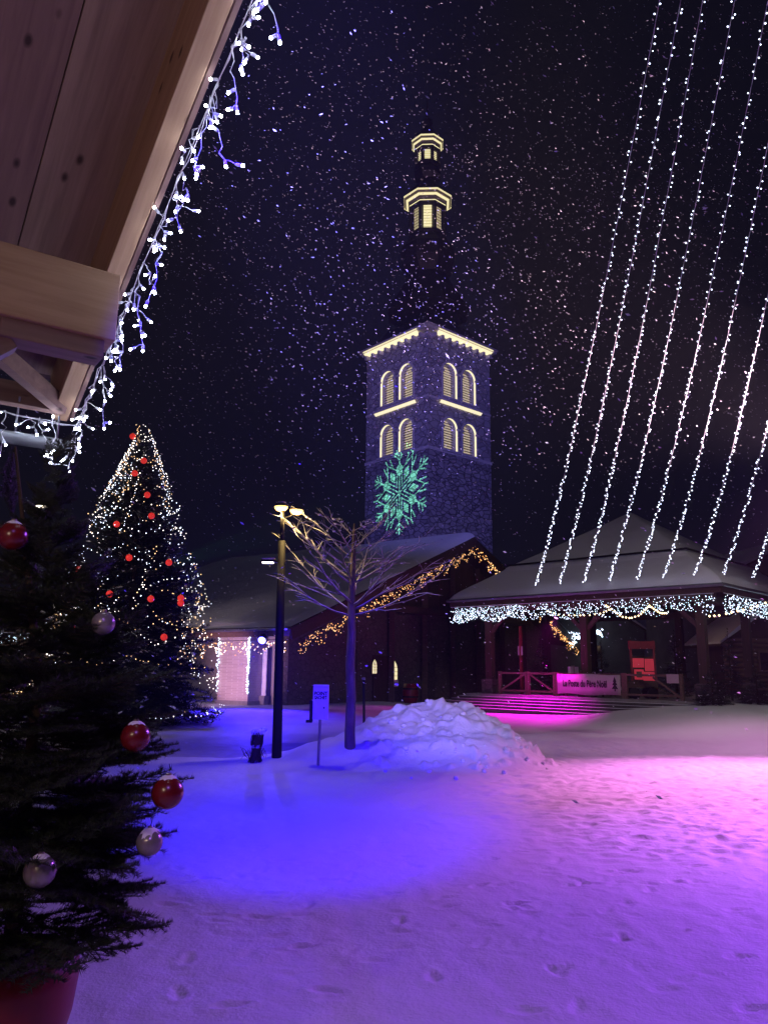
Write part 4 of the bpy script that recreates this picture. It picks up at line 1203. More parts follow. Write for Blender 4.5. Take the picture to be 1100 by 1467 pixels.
# ================================================================== pavilion
def on_z(x, y, z):
    r = ray(x, y); return Vector((0, 0, CAM_Z)) + r * ((z - CAM_Z) / r.z)
HEV = 5.0
PA = on_z(648, 868, HEV); PBc = on_z(1031, 846, HEV)
e1 = (PBc - PA); e1.z = 0; SP = e1.length; e1.normalize()
n1 = Vector((-e1.y, e1.x, 0))                            # away from the camera
n1 = n1 if n1.y > 0 else -n1
PC = (PA + PBc) / 2 + n1 * (SP / 2); PC.z = 0            # centre
hs = SP / 2
def pv(a, c, z): return PC + e1 * (a * hs) + n1 * (c * hs) + ZV * z     # a: -1 left .. 1 right ; c: -1 front .. 1 back
apex_z = at(912, 738, PC.y).z
RISE = apex_z - HEV - 0.55
gazebo = thing('pavilion', pv(0, 0, 0.0), 'open timber pavilion with a snowy hipped roof and light curtain', 'pavilion')
m_ = MB()
for z0_, z1_, s0_, s1_ in ((HEV, HEV + 0.30, 1.0, 1.0),):
    vs = [pv(a, c, z0_) for a, c in ((-1, -1), (1, -1), (1, 1), (-1, 1))] + [pv(a, c, z1_) for a, c in ((-1, -1), (1, -1), (1, 1), (-1, 1))] + [pv(0, 0, HEV + RISE + 0.3), pv(0, 0, HEV + RISE)]
    m_.add(vs, [(0, 1, 5, 4), (1, 2, 6, 5), (2, 3, 7, 6), (3, 0, 4, 7), (4, 5, 8), (5, 6, 8), (6, 7, 8), (7, 4, 8), (1, 0, 9), (2, 1, 9), (3, 2, 9), (0, 3, 9)])
m_.build('roof', M['darkwoodx'], gazebo)
n = 121; s = np.linspace(-1.025, 1.025, n); S, T_ = np.meshgrid(s, s)
mx_ = np.maximum(np.abs(S), np.abs(T_)); ed = (1.025 - mx_) * hs
rough_ = 0.05 * fbm(S * hs, T_ * hs, 1.6, 3)
step_ = 0.16 * (1 - sstep(0.70, 0.712, mx_))
ZZ = HEV + 0.33 + (1 - np.minimum(mx_, 1)) * RISE + 0.26 * (1 - np.exp(-ed / 0.16)) - 0.10 * sstep(0.985, 1.025, mx_) + rough_ * sstep(0, 0.3, ed) + step_ * 0.55
XX = PC.x + e1.x * S * hs + n1.x * T_ * hs; YY = PC.y + e1.y * S * hs + n1.y * T_ * hs
i_ = np.arange(n - 1)[:, None] * n + np.arange(n - 1)[None]
big_mesh('roof_snow', np.stack([XX, YY, ZZ], -1).reshape(-1, 3), np.stack([i_, i_ + 1, i_ + n + 1, i_ + n], -1).reshape(-1, 4), M['roofsnow'], gazebo, True)
for (a0, c0, a1, c1) in ((-1, -1, 1, -1), (1, -1, 1, 1)):
    q0, q1 = pv(a0 * 1.012, c0 * 1.012, HEV + 0.10), pv(a1 * 1.012, c1 * 1.012, HEV + 0.10)
    b = MB(); b.beam(q0, q1, 0.06, 0.34); b.build('fascia', M['darkwoodx'], gazebo)
    b = MB(); b.tube([pv(a0 * 1.03, c0 * 1.03, HEV + 0.22), pv(a1 * 1.03, c1 * 1.03, HEV + 0.22)], 0.075, 8); b.build('gutter', M['gutter'], gazebo)
    b = MB(); b.tube([pv(a0 * 0.70, c0 * 0.70, HEV + 0.80 + 0.30 * RISE), pv(a1 * 0.70, c1 * 0.70, HEV + 0.80 + 0.30 * RISE)], 0.05, 6); b.build('snow_guard', M['black'], gazebo)
FL = 0.70
PIN = 0.80
for (a, c) in ((-1, -1), (0.0, -1), (1, -1), (1, 0), (1, 1), (0, 1), (-1, 1), (-1, 0)):
    q = pv(a * PIN, c * PIN, 0)
    b = MB(); b.beam(q + ZV * (FL - 0.02), q + ZV * (HEV + 0.35), 0.34, 0.34, e1); b.build('post', M['darkwood'], gazebo)
    b = MB(); b.box(q + ZV * (FL + 0.25), (0.62, 0.62, 0.9), (e1, n1, ZV)); b.build('plinth', M['rubble'], gazebo)
for c in (-1, 1):
    b = MB(); b.beam(pv(-PIN - 0.1, c * PIN, HEV - 0.12), pv(PIN + 0.1, c * PIN, HEV - 0.12), 0.26, 0.32); b.build('beam', M['darkwoodx'], gazebo)
    b = MB(); b.beam(pv(c * PIN, -PIN - 0.1, HEV - 0.13), pv(c * PIN, PIN + 0.1, HEV - 0.13), 0.26, 0.32); b.build('beam', M['darkwoodx'], gazebo)
for (a, s_) in ((-1, 1), (0, -1), (0, 1), (1, -1)):
    q = pv(a * PIN, -PIN, 0); b = MB(); b.beam(q + ZV * (HEV - 1.4), q + e1 * (s_ * 1.15) + ZV * (HEV - 0.26), 0.16, 0.18); b.build('brace', M['darkwoodx'], gazebo)
# floor and the five steps that run out into the rising ground on the right
b = MB(); b.prism([pv(a * 0.93, c * 0.93, -0.4) for a, c in ((-1, -1), (1, -1), (1, 1), (-1, 1))], ZV * (FL + 0.4)); b.build('floor', M['concrete'], gazebo)
stairs = thing('stone_steps', pv(-0.5, -1.1, 0), 'low wide steps washed in magenta light in front of the pavilion', 'steps')
NS = 5
for k in range(NS):
    out = (NS - k) * 0.37 / hs; z1_ = FL * (k + 1) / (NS + 1) + 0.02 - 0.004 * k
    R_ = 0.932
    poly = [(R_ + 0.02, -R_ - out)] + [(-R_ - out * math.sin(x), -R_ - out * math.cos(x)) for x in np.linspace(0, PI / 2, 7)] + [(-R_ - out, -R_ + 0.5), (R_ + 0.02, -R_ + 0.5)]
    P3 = [pv(a, c, -0.4) for a, c in poly]
    b = MB(); b.prism(P3, ZV * (z1_ + 0.4)); b.m = [1 if abs((Vector(b.v[f[1]]) - Vector(b.v[f[0]])).cross(Vector(b.v[f[2]]) - Vector(b.v[f[1]])).normalized().z) > 0.9 else 0 for f in b.f]
    st = b.build('step', [M['riser'], M['roofsnow']], stairs)
# railing along the front with the banner on it
def rail_bay(parent, q0, q1, braces):
    b = MB()
    b.beam(q0 + ZV * 1.0, q1 + ZV * 1.0, 0.10, 0.09); b.build('top_rail', M['midwood'], parent)
    b = MB(); b.beam(q0 + ZV * 0.18, q1 + ZV * 0.18, 0.08, 0.09); b.build('bottom_rail', M['midwood'], parent)
    for (a0, z0_, a1, z1_) in braces:
        b = MB(); b.beam(q0.lerp(q1, a0) + ZV * z0_, q0.lerp(q1, a1) + ZV * z1_, 0.07, 0.08); b.build('brace', M['midwood'], parent)
    for q in (q0, q1):
        b = MB(); b.beam(q + ZV * 0.0, q + ZV * 1.08, 0.13, 0.13, e1); b.build('post', M['midwood'], parent)
RAIL = -0.86
def rp(px):                                              # point on the railing line above the floor, at a pixel column
    p = on_plane(px, 960, pv(0, RAIL, 0), n1); return Vector((p.x, p.y, FL))
t = thing('timber_railing', rp(716), 'weathered timber railing with diagonal braces left of the banner', 'railing', 'pavilion railings')
rail_bay(t, rp(716), rp(754), [(0.05, 0.2, 0.95, 0.98)]); rail_bay(t, rp(756), rp(794), [(0.05, 0.98, 0.95, 0.2)])
t = thing('timber_railing', rp(798), 'timber railing that carries the pale banner', 'railing', 'pavilion railings')
rail_bay(t, rp(798), rp(892), [])
t = thing('timber_railing', rp(896), 'timber railing right of the banner with one leaning brace', 'railing', 'pavilion railings')
q0, q1 = rp(896), rp(975)
rail_bay(t, q0, q1, [(0.5, 0.92, 0.98, 0.12)])
bq0, bq1 = rp(799), rp(889)
bn = thing('banner', (bq0 + bq1) / 2 + ZV * 0.1, 'pale banner lettered La Poste du Père Noël tied to the railing', 'banner')
bo = -n1 * 0.09
b = MB(); nseg = 14; vs = []
for i in range(nseg + 1):
    a = i / nseg; q = bq0.lerp(bq1, a) + bo + n1 * (0.02 * math.sin(a * 13))
    vs += [q + ZV * (0.12 + 0.03 * math.sin(a * 9)), q + ZV * (1.0 - 0.02 * math.sin(a * PI * 3))]
    
b.add(vs, [(2 * i, 2 * i + 2, 2 * i + 3, 2 * i + 1) for i in range(nseg)])
bc_ = b.build('cloth', M['banner'], bn, True); md = bc_.modifiers.new('thick', 'SOLIDIFY'); md.thickness = 0.006
BL = (bq1 - bq0).length
lettering('La Poste du Père Noël', 0.42, bq0.lerp(bq1, 0.45) + bo - n1 * 0.035 + ZV * 0.58, e1, ZV, -n1, M['ink'], bn, 0.010, sx=BL * 0.76 / 4.15)
m_ = MB(); cq = bq0.lerp(bq1, 0.92) + bo - n1 * 0.036 + ZV * 0.30
for k, (w_, z_) in enumerate(((0.30, 0.10), (0.24, 0.26), (0.17, 0.40))):
    m_.prism([cq - e1 * w_ / 2 + ZV * z_, cq + e1 * w_ / 2 + ZV * z_, cq + ZV * (z_ + 0.22)], -n1 * 0.004)
m_.box(cq + ZV * 0.05, (0.05, 0.005, 0.1), (e1, n1, ZV)); m_.build('tree_emblem', M['ink'], bn)

# red letter stand, gift pile, cart, stools inside
def stand_at(px, depth, z=FL): p = at(px, 960, depth); return Vector((p.x, p.y, z))
ks = stand_at(922, rp(922).y + 1.3)
kio = thing('letter_stand', ks, 'red letter stand with four glowing red panels inside the pavilion', 'stand')
ex, ey = XV, YV
for s_ in (-1, 1):
    b = MB(); b.beam(ks + Vector((s_ * 0.53, 0, -0.0)), ks + Vector((s_ * 0.50, 0.10, 2.5)), 0.09, 0.09, XV); b.build('upright', M['kioskred'], kio)
b = MB(); b.box(ks + Vector((-0.02, 0.06, 2.30)), (1.16, 0.12, 0.34)); b.build('header', M['kioskred'], kio)
b = MB(); b.box(ks + Vector((-0.02, 0.10, 1.15)), (1.0, 0.05, 1.3)); b.build('back_board', M['darkwood'], kio)
M['panel_red'] = glow('lit_red_panel', (1.0, 0.07, 0.12), 0.17)  # faint emission puts the lamplight into the panel colour
for (x_, z_, w_, h_) in ((-0.22, 1.52, 0.52, 0.40), (0.28, 1.44, 0.40, 0.52), (-0.20, 1.02, 0.40, 0.44), (0.26, 0.94, 0.54, 0.40)):
    b = MB(); b.box(ks + Vector((x_, 0.05, z_)), (w_, 0.04, h_)); b.build('panel', M['panel_red'], kio)
b = MB(); b.box(ks + Vector((-0.20, 0.024, 1.02)), (0.24, 0.012, 0.26)); b.build('notice', M['midwood'], kio)
cart = thing('small_cart', stand_at(917, rp(917).y + 0.7), 'small dark wooden cart standing below the red letter stand', 'cart')
cb_ = stand_at(917, rp(917).y + 0.7)
b = MB(); b.box(cb_ + Vector((0, 0, 0.52)), (1.25, 0.6, 0.10)); b.box(cb_ + Vector((0, -0.28, 0.66)), (1.25, 0.05, 0.2)); b.box(cb_ + Vector((0, 0.28, 0.66)), (1.25, 0.05, 0.2)); b.build('bed', M['darkwoodx'], cart)
for x_ in (-0.38, 0.38):
    for y_ in (-0.34, 0.34):
        b = MB(); b.lathe([(0.24, -0.03), (0.24, 0.03)], cb_ + Vector((x_, y_, 0.24)), 16, ax=(XV, ZV, YV)); b.build('wheel', M['black'], cart)
b = MB(); b.beam(cb_ + Vector((0.6, 0, 0.5)), cb_ + Vector((1.35, 0, 0.15)), 0.06, 0.06); b.build('drawbar', M['darkwoodx'], cart)
gp_ = stand_at(830, rp(830).y + 1.3)
tb = thing('gift_table', gp_, 'low table with wrapped parcels behind the banner', 'table')
b = MB(); b.box(gp_ + Vector((0.4, 0, 0.78)), (2.4, 0.8, 0.06)); b.build('table_top', M['midwood'], tb)
for x_ in (-0.7, 1.5):
    for y_ in (-0.33, 0.33):
        b = MB(); b.box(gp_ + Vector((x_, y_, 0.375)), (0.07, 0.07, 0.75)); b.build('leg', M['midwood'], tb)
for k, (x_, w_, h_, mt, lab) in enumerate(((-0.30, 0.42, 0.52, 'whitepaint', 'white parcel standing on the table behind the banner'), (0.12, 0.34, 0.30, 'jute', 'small sack-cloth parcel beside the white parcel'), (0.55, 0.4, 0.22, 'kioskred', 'flat red parcel on the table behind the banner'), (1.15, 0.6, 0.16, 'jute', 'long brown parcel at the right end of the table'))):
    pp = gp_ + Vector((x_, 0.02 * k, 0.81))
    pr = thing('parcel', pp, lab, 'parcel', 'parcels on the pavilion table')
    b = MB(); b.box(pp + ZV * (h_ / 2), (w_, 0.32, h_)); o_ = b.build('wrapping', M[mt], pr)
    b = MB(); b.box(pp + ZV * (h_ / 2), (0.045, 0.328, h_ + 0.008)); b.box(pp + ZV * (h_ + 0.03), (0.14, 0.09, 0.05)); b.build('ribbon', M['gold'], pr)
nb = rp(964)
nt_ = thing('notice_board', nb, 'small pale notice hung on the railing near the corner post', 'notice')
b = MB(); b.box(nb - n1 * 0.10 + ZV * 0.88, (0.5, 0.03, 0.36), (e1, n1, ZV)); b.build('sheet', M['banner'], nt_)
b = MB(); b.beam(nb - n1 * 0.085 + ZV * 0.96, nb + ZV * 0.99, 0.02, 0.02); b.build('hook', M['black'], nt_)
lf = pv(-PIN, -PIN, 0) - n1 * 0.19
pz = on_plane(732, 932, lf, n1)
nt_ = thing('notice_sheet', Vector((pz.x, pz.y, pz.z - 0.25)), 'small white sheet pinned up left of the railing in the pavilion', 'notice')
b = MB(); b.box(pz + n1 * 0.8, (0.28, 0.02, 0.44), (e1, n1, ZV)); b.build('sheet', M['banner'], nt_)
b = MB(); b.beam(Vector((pz.x, pz.y, FL)) + n1 * 0.86, pz + n1 * 0.86 + ZV * 1.2, 0.16, 0.10, e1); b.build('board', M['kioskred'], nt_)
# small firs about the pavilion
sm_f = [frond(s, 1.0, 8, 0.07, 0.012, 110, 0.12) for s in (5, 6)]
for k, (px, dep, h, r, lab) in enumerate(((862, 36.0, 2.6, 0.75, 'small fir standing behind the right end of the banner'), (968, 34.6, 3.0, 0.9, 'small fir standing between the red letter stand and the corner post'),
                                          (1046, 33.0, 3.1, 0.85, 'small fir right of the pavilion corner, in front of the log hut'), (1018, 30.5, 1.5, 0.8, 'low bushy fir at the foot of the pavilion corner'),
                                          (1082, 31.5, 1.35, 0.85, 'low bushy fir at the right edge below the log hut'), (775, 39.5, 2.9, 0.9, 'dark fir at the back left inside the pavilion'))):
    p = stand_at(px, dep); p.z = FL if k in (0, 1, 5) else surf(p.x, p.y)
    ft = thing('small_fir', p, lab, 'tree', 'small firs about the pavilion')
    b = MB(); b.tube([p - ZV * 0.05, p + ZV * h * 0.95], [0.05, 0.008], 6); b.build('trunk', M['twig'], ft)
    fir(ft, p, h, lambda t, r=r: r * (1 - t) ** 0.8, 80, sm_f, [M['needle_far'], M['twig'], M['snowcap']], 40 + k, z0=0.06, droop=0.2, lmin=0.12)

# light curtains under the eaves and the festoons inside
def pe(t_, side): 
    return (pv(-1.0 + 2 * t_, -1.02, HEV - 0.10) if side == 0 else pv(1.02, -1.0 + 2 * t_, HEV - 0.10))
light_string('dense icy white light curtain under the front eave of the pavilion', pe(0.002, 0), pe(0.985, 0), 860, 0.78, [M['led_cool'], M['led_cyan']], 0.020, 'light curtains under the pavilion eaves', sag=0.0, cat='light curtain', name='light_curtain')
light_string('extra dense short light curtain at the left corner of the pavilion eave', pe(0.004, 0) - n1 * 0.06, pe(0.30, 0) - n1 * 0.06, 260, 0.80, [M['led_cyan'], M['led_cool']], 0.020, 'light curtains under the pavilion eaves', sag=0.0, cat='light curtain', name='light_curtain')
light_string('icy white light curtain under the right-hand eave of the pavilion', pe(0.0, 1), pe(0.75, 1), 520, 0.80, [M['led_cool'], M['led_cyan']], 0.020, 'light curtains under the pavilion eaves', sag=0.0, cat='light curtain', name='light_curtain')
def festoon(label, pix, depth, n_b, r=0.05):
    pts = [at(x, y, depth) for x, y in pix]
    t = thing('festoon', pts[0], label, 'string lights', 'festoons in the pavilion')
    cv = []
    for i in range(len(pts) - 1):
        for k in range(8): cv.append(pts[i].lerp(pts[i + 1], k / 8))
    cv.append(pts[-1])
    b = MB(); b.tube(cv, 0.012, 4); b.build('cable', M['black'], t)
    P = [cv[int(i * (len(cv) - 1) / (n_b - 1))] - ZV * 0.05 for i in range(n_b)]
    bulb_cloud('bulbs', [tuple(p) for p in P], r, [M['festoon']], [0] * n_b, t)
    return t
festoon('warm festoon hanging in a deep swag behind the front curtain', [(868, 866), (880, 874), (890, 882), (903, 884), (916, 880), (924, 872), (930, 866), (938, 872), (946, 877), (954, 877)], 33.0, 26, 0.045)
fs_ = festoon('warm festoon of round bulbs right of the corner post', [(1016, 881), (1030, 880), (1046, 876), (1060, 873), (1078, 869), (1096, 862)], 30.5, 10, 0.05)
festoon('row of small warm bulbs along the lower edge of the front curtain', [(784, 874), (800, 879), (820, 880), (842, 880), (862, 877), (872, 872)], 32.0, 15, 0.035)
lamp(fs_, 'festoon_light', pv(0.2, 0.0, 4.2), pv(0.2, 0, 0), (1.0, 0.62, 0.34), 22.0, 0, 0, 0.3, 'POINT')

# long light strings from the pavilion eave up to the span cable
bots = [(768, 834), (801, 832), (836, 829), (872, 827), (912, 825), (950, 823), (995, 820), (1036, 818), (1078, 824)]
topx = [937, 967, 998, 1043, 1090, 1130, 1173, 1216, 1257]
order = ['first (leftmost)', 'second', 'third', 'fourth', 'fifth', 'sixth', 'seventh', 'eighth', 'ninth (rightmost)']
cable_pts = []
for k, ((x, y), tx) in enumerate(zip(bots, topx)):
    if k < 8:
        B_ = on_plane(x, y + 4, pv(0, -1.0, 0), n1); 
    else:
        B_ = on_plane(x, y + 4, pv(1.0, 0, 0), e1)
    T0 = at(tx, 0, 12.0)
    T1 = B_ + (T0 - B_) * 1.16
    cable_pts.append(T1)
    t = thing('light_string', B_, '%s of the nine long white light strings above the pavilion' % order[k], 'string lights', 'long light strings above the square')
    L = (T1 - B_).length; nB = int(L / 0.145)
    def sp_(a): return B_.lerp(T1, a) - ZV * (1.05 * 4 * a * (1 - a)) * (0.9 + 0.03 * k)
    b = MB(); b.tube([sp_(i / 50) for i in range(51)], 0.007, 4); b.build('cable', M['wire'], t)
    P = []; rr_ = []
    for i in range(nB):
        a = (i + random.uniform(-0.45, 0.45)) / nB; a = min(max(a, 0.002), 0.998)
        d_ = Vector((random.choice((-1, 1)) * random.uniform(0.02, 0.055), 0, random.uniform(-0.045, 0.02)))
        P.append(tuple(sp_(a) + d_)); rr_.append(random.uniform(0.019, 0.031) * (1.1 - 0.45 * a))
    bulb_cloud('bulbs', P, np.array(rr_), [M['led_cool'], M['led_near']] if False else [M['led_cool']], [0] * len(P), t)
sc_ = thing('span_cable', cable_pts[0], 'steel span cable high above the square that holds the light strings', 'cable')
ext = [cable_pts[0] + (cable_pts[0] - cable_pts[-1]).normalized() * 17 + ZV * 0.6] + cable_pts + [cable_pts[-1] + (cable_pts[-1] - cable_pts[0]).normalized() * 5 + ZV * 0.3]
b = MB(); b.tube(ext, 0.012, 5); b.build('rope', M['steel'], sc_)
for k, p in enumerate((ext[0], ext[-1])):
    ms = thing('span_mast', Vector((p.x, p.y, surf(p.x, p.y))), 'tall steel mast holding the %s end of the span cable' % ('left' if k == 0 else 'right'), 'mast', 'span cable masts')
    b = MB(); b.tube([Vector((p.x, p.y, surf(p.x, p.y) - 0.3)), p + ZV * 0.4], [0.14, 0.07], 10); b.build('pole', M['steel'], ms, True)
    b = MB(); b.ball(p + ZV * 0.45, 0.1, 10, 6); b.build('finial', M['steel'], ms, True)

# ---------------------------------------------------------------- buildings behind the pavilion and on the far left
def hut(label, c, w, dpt, hw, hr, yaw, wallm, name='log_hut', logs=True, cat='hut', win=True, over=0.5):
    c = Vector(c); ca_, sa = math.cos(yaw), math.sin(yaw)
    ex_, ey_ = Vector((ca_, sa, 0)), Vector((-sa, ca_, 0))
    g = lambda x, y, z: c + ex_ * x + ey_ * y + ZV * z
    t = thing(name, c, label, cat)
    b = MB(); b.prism([g(-w / 2, -dpt / 2, -0.3), g(w / 2, -dpt / 2, -0.3), g(w / 2, -dpt / 2, hw), g(0, -dpt / 2, hr - 0.12), g(-w / 2, -dpt / 2, hw)], ey_ * dpt); wl_ = b.build('wall', wallm, t)
    if logs:
        for k in range(int(hw / 0.24)):
            b = MB(); b.tube([g(-w / 2 - 0.15, -dpt / 2 - 0.02, 0.12 + k * 0.24), g(w / 2 + 0.15, -dpt / 2 - 0.02, 0.12 + k * 0.24)], 0.115, 7); b.build('log', M['midwood'], wl_, True)
    for s_ in (-1, 1):
        k_ = (hr - hw) / (w / 2); ox = w / 2 + over
        b = MB(); b.prism([g(0, -dpt / 2 - over, hr), g(s_ * ox, -dpt / 2 - over, hr - k_ * ox), g(s_ * ox, -dpt / 2 - over, hr - k_ * ox - 0.14), g(0, -dpt / 2 - over, hr - 0.14)], ey_ * (dpt + 2 * over)); r_ = b.build('roof', M['darkwoodx'], t)
        b = MB(); b.prism([g(0, -dpt / 2 - over * .96, hr + 0.25), g(s_ * ox * .6, -dpt / 2 - over * .96, hr - k_ * ox * .6 + 0.23), g(s_ * ox * 0.99, -dpt / 2 - over * .96, hr - k_ * ox + 0.12), g(s_ * ox * .99, -dpt / 2 - over * .96, hr - k_ * ox + 0.004), g(0, -dpt / 2 - over * .96, hr + 0.004)], ey_ * (dpt + 1.92 * over)); b.build('roof_snow', M['roofsnow'], t)
    if win:
        b = MB(); b.box(g(0.1, -dpt / 2 - 0.14, hw * 0.60), (1.5, 0.08, 1.0), (ex_, ey_, ZV)); wo = b.build('window', M['midwood'], t)
        for s_ in (-1, 1):
            b = MB(); b.box(g(0.1 + s_ * 0.34, -dpt / 2 - 0.17, hw * 0.60), (0.6, 0.04, 0.84), (ex_, ey_, ZV)); b.build('pane', M['glass'], wo)
    return t, g
hc = at(1078, 950, 40.5); hc.z = surf(hc.x, hc.y)
hut('brown log hut with a small window seen right of the pavilion corner', hc, 4.2, 3.6, 2.9, 4.3 , 0.0, M['darkwood'])
hc = at(1090, 900, 54.0); hc.z = surf(hc.x, hc.y)
t, g = hut('pale plastered house behind the log hut with a lit wall lamp', hc, 13.0, 8.0, 6.6, 9.6, 0.1, M['houseplaster'], 'plastered_house', False, 'house', False, 0.8)
wl_p = at(1041, 853, 48.6)
wl_ = thing('wall_lamp', wl_p, 'bright wall lamp on the pale house seen under the pavilion eave', 'lamp')
b = MB(); b.lathe([(0.05, 0.24), (0.16, 0.16), (0.16, -0.12), (0.05, -0.2)][::-1], wl_p, 10); b.build('globe', M['lamp_face2'], wl_)
b = MB(); b.beam(wl_p + ZV * 0.2, wl_p + Vector((0.06, 1.6, 0.5)), 0.05, 0.05); b.build('arm', M['black'], wl_)
hc = at(842, 945, 62.0); hc.z = surf(hc.x, hc.y)
hut('grey plastered house seen through the pavilion behind the hall', hc, 8.0, 6.0, 4.2, 7.0, -0.2, M['houseplaster'], 'plastered_house', False, 'house', True, 0.7)
light_string('cool white icicle lights across the house seen through the pavilion', at(813, 903, 57.5), at(862, 899, 57.5), 130, 1.1, [M['led_cool'], M['led_cyan']], 0.06, 'lights on the far houses', sag=0.3)
hc = at(62, 950, 32.0); hc.z = surf(hc.x, hc.y)
t, g = hut('wooden market stall with string lights half hidden by the foreground fir', hc, 4.4, 2.6, 2.5, 3.6, 0.25, M['midwood'], 'market_stall', True, 'stall', True, 0.5)
light_string('warm string lights along the front of the market stall', g(-2.6, -1.9, 2.35), g(2.6, -1.9, 2.35), 150, 0.5, [M['led_warm'], M['led_pale'], M['led_cool']], 0.035, 'market stall lights')
light_string('cool string lights on the roof edge of the market stall', g(-2.6, -1.85, 3.0), g(2.6, -1.85, 2.9), 90, 0.5, [M['led_cool'], M['led_cyan']], 0.035, 'market stall lights')
light_string('low swag of warm lights on the counter of the market stall', g(-2.2, -1.95, 1.3), g(2.2, -1.95, 1.25), 80, 0.35, [M['led_warm'], M['led_pale']], 0.035, 'market stall lights', sag=0.3)
pq = hit(438, 1000)
pl = thing('red_planter', pq, 'red planter with a small conifer against the hall wall', 'planter')
b = MB(); b.lathe([(0.30, 0.0), (0.34, 0.5), (0.40, 0.62), (0.40, 0.70), (0.34, 0.70), (0.33, 0.62)], pq, 14); b.build('pot', M['potred'], pl, True)
b = MB(); b.tube([pq + ZV * 0.6, pq + ZV * 2.0], [0.04, 0.01], 6); b.build('trunk', M['twig'], pl)
fir(pl, pq + ZV * 0.5, 1.7, lambda t: 0.6 * (1 - t) ** 0.7, 50, sm_f, [M['needle_far'], M['twig'], M['snowcap']], 77, z0=0.08, lmin=0.1)
pq = on_plane(588, 1000, hp(0, -0.4, 0), -Vd); pq.z = surf(pq.x, pq.y)
pl = thing('red_barrel', pq, 'small dim red barrel at the foot of the hall gable', 'barrel')
b = MB(); b.lathe([(0.34, 0.0), (0.42, 0.35), (0.43, 0.6), (0.36, 1.0), (0.30, 1.0)], pq, 14); b.build('staves', M['potred'], pl, True)
b = MB(); b.lathe([(0.425, 0.28), (0.425, 0.36)], pq, 14); b.lathe([(0.43, 0.7), (0.415, 0.78)], pq, 14); b.build('hoop', M['black'], pl)

# ================================================================== the chalet over the camera
R0 = at(92, 602, 5.0)                                    # lower end of the barge board's bottom edge
R1 = at(328, 0, 2.9)                                     # where it leaves the frame
RD = (R0 - R1); RLEN = RD.length; RDn = RD.normalized()
Bh = Vector((RD.x, RD.y, 0)).normalized()
Ain = Vector((-Bh.y, Bh.x, 0))
if Ain.x > 0: Ain = -Ain
RN = RDn.cross(Ain).normalized()
if RN.z < 0: RN = -RN                                    # roof normal, up
RT = R1 - RDn * 3.2                                      # upper end behind the camera
HB_ = 0.40                                               # how far the barge board hangs below the soffit
chalet = thing('chalet', RT + Ain * 3.0 - ZV * (RT.z), 'timber chalet whose board soffit and beam overhang the upper left corner', 'building')
def oriented(name, material, origin, ax, size, parent, bevel=0.0):
    m_ = MB(); m_.box((0, 0, 0), size); me = m_.mesh(name, material)
    R = Matrix(ax).transposed().to_4x4()
    o = put(name, me, parent, Matrix.Translation(origin) @ R)
    if bevel:
        md = o.modifiers.new('bevel', 'BEVEL'); md.width = bevel; md.segments = 2
    return o
FULL = (R0 - RT).length
midr = (RT + R0) / 2
up = RN
# barge board (inner) and a second outer board
Out = RDn.cross(up); Out = -Out if Out.dot(Ain) > 0 else Out
oriented('barge_board', M['softwood'], midr + up * (HB_ / 2 + 0.0) - Out * 0.03, (RDn, Out, up), (FULL + 0.02, 0.10, HB_), chalet, 0.004)
oriented('barge_board', M['redboard'], midr + up * (HB_ / 2 + 0.06) + Out * 0.055, (RDn, Out, up), (FULL + 0.10, 0.03, HB_ + 0.02), chalet, 0.004)
# soffit boards, parallel to the barge board
wid = [0.46, 0.44, 0.48, 0.45, 0.46, 0.47, 0.45]
x_ = 0.03
for k, w_ in enumerate(wid):
    c = midr - Out * (x_ + w_ / 2) + up * (HB_ + 0.012)
    oriented('soffit_board', M['board'] if k != 1 else M['redboard'], c, (RDn, Out, up), (FULL, w_ - 0.006, 0.024), chalet, 0.003)
    x_ += w_
WID = x_
oriented('roof_deck', M['darkwoodx'], midr - Out * (WID / 2 - 0.06) + up * (HB_ + 0.11), (RDn, Out, up), (FULL + 0.15, WID + 0.24, 0.15), chalet)
oriented('roof_snow', M['roofsnow'], midr - Out * (WID / 2 - 0.06) + up * (HB_ + 0.33), (RDn, Out, up), (FULL + 0.05, WID + 0.15, 0.26), chalet, 0.08)
# purlin whose end shows at the barge board
gpt = R1 - Out * 0.06
b_tr = on_plane(172, 396, gpt, Out); b_br = on_plane(166, 488, gpt, Out)
bz1, bz0 = b_tr.z, b_br.z
ph = bz1 - bz0
pdir = -Out; pdir = Vector((pdir.x, pdir.y, 0)).normalized()
pth = Bh
pcent = (b_tr + b_br) / 2 + pth * 0.09
oriented('purlin', M['softwood'], pcent + pdir * 1.7, (pdir, pth, ZV), (3.4, 0.20, ph), chalet, 0.008)
oriented('bolster', M['redboard'], pcent + pdir * 0.30 - ZV * (ph / 2 + 0.05), (pdir, pth, ZV), (0.50, 0.15, 0.10), chalet, 0.006)
k0 = pcent + pdir * 0.50 - ZV * (ph / 2 + 0.09)
b = MB(); b.beam(k0, k0 + pdir * 1.1 - ZV * 1.0, 0.10, 0.12); b.build('knee_brace', M['redboard'], chalet)
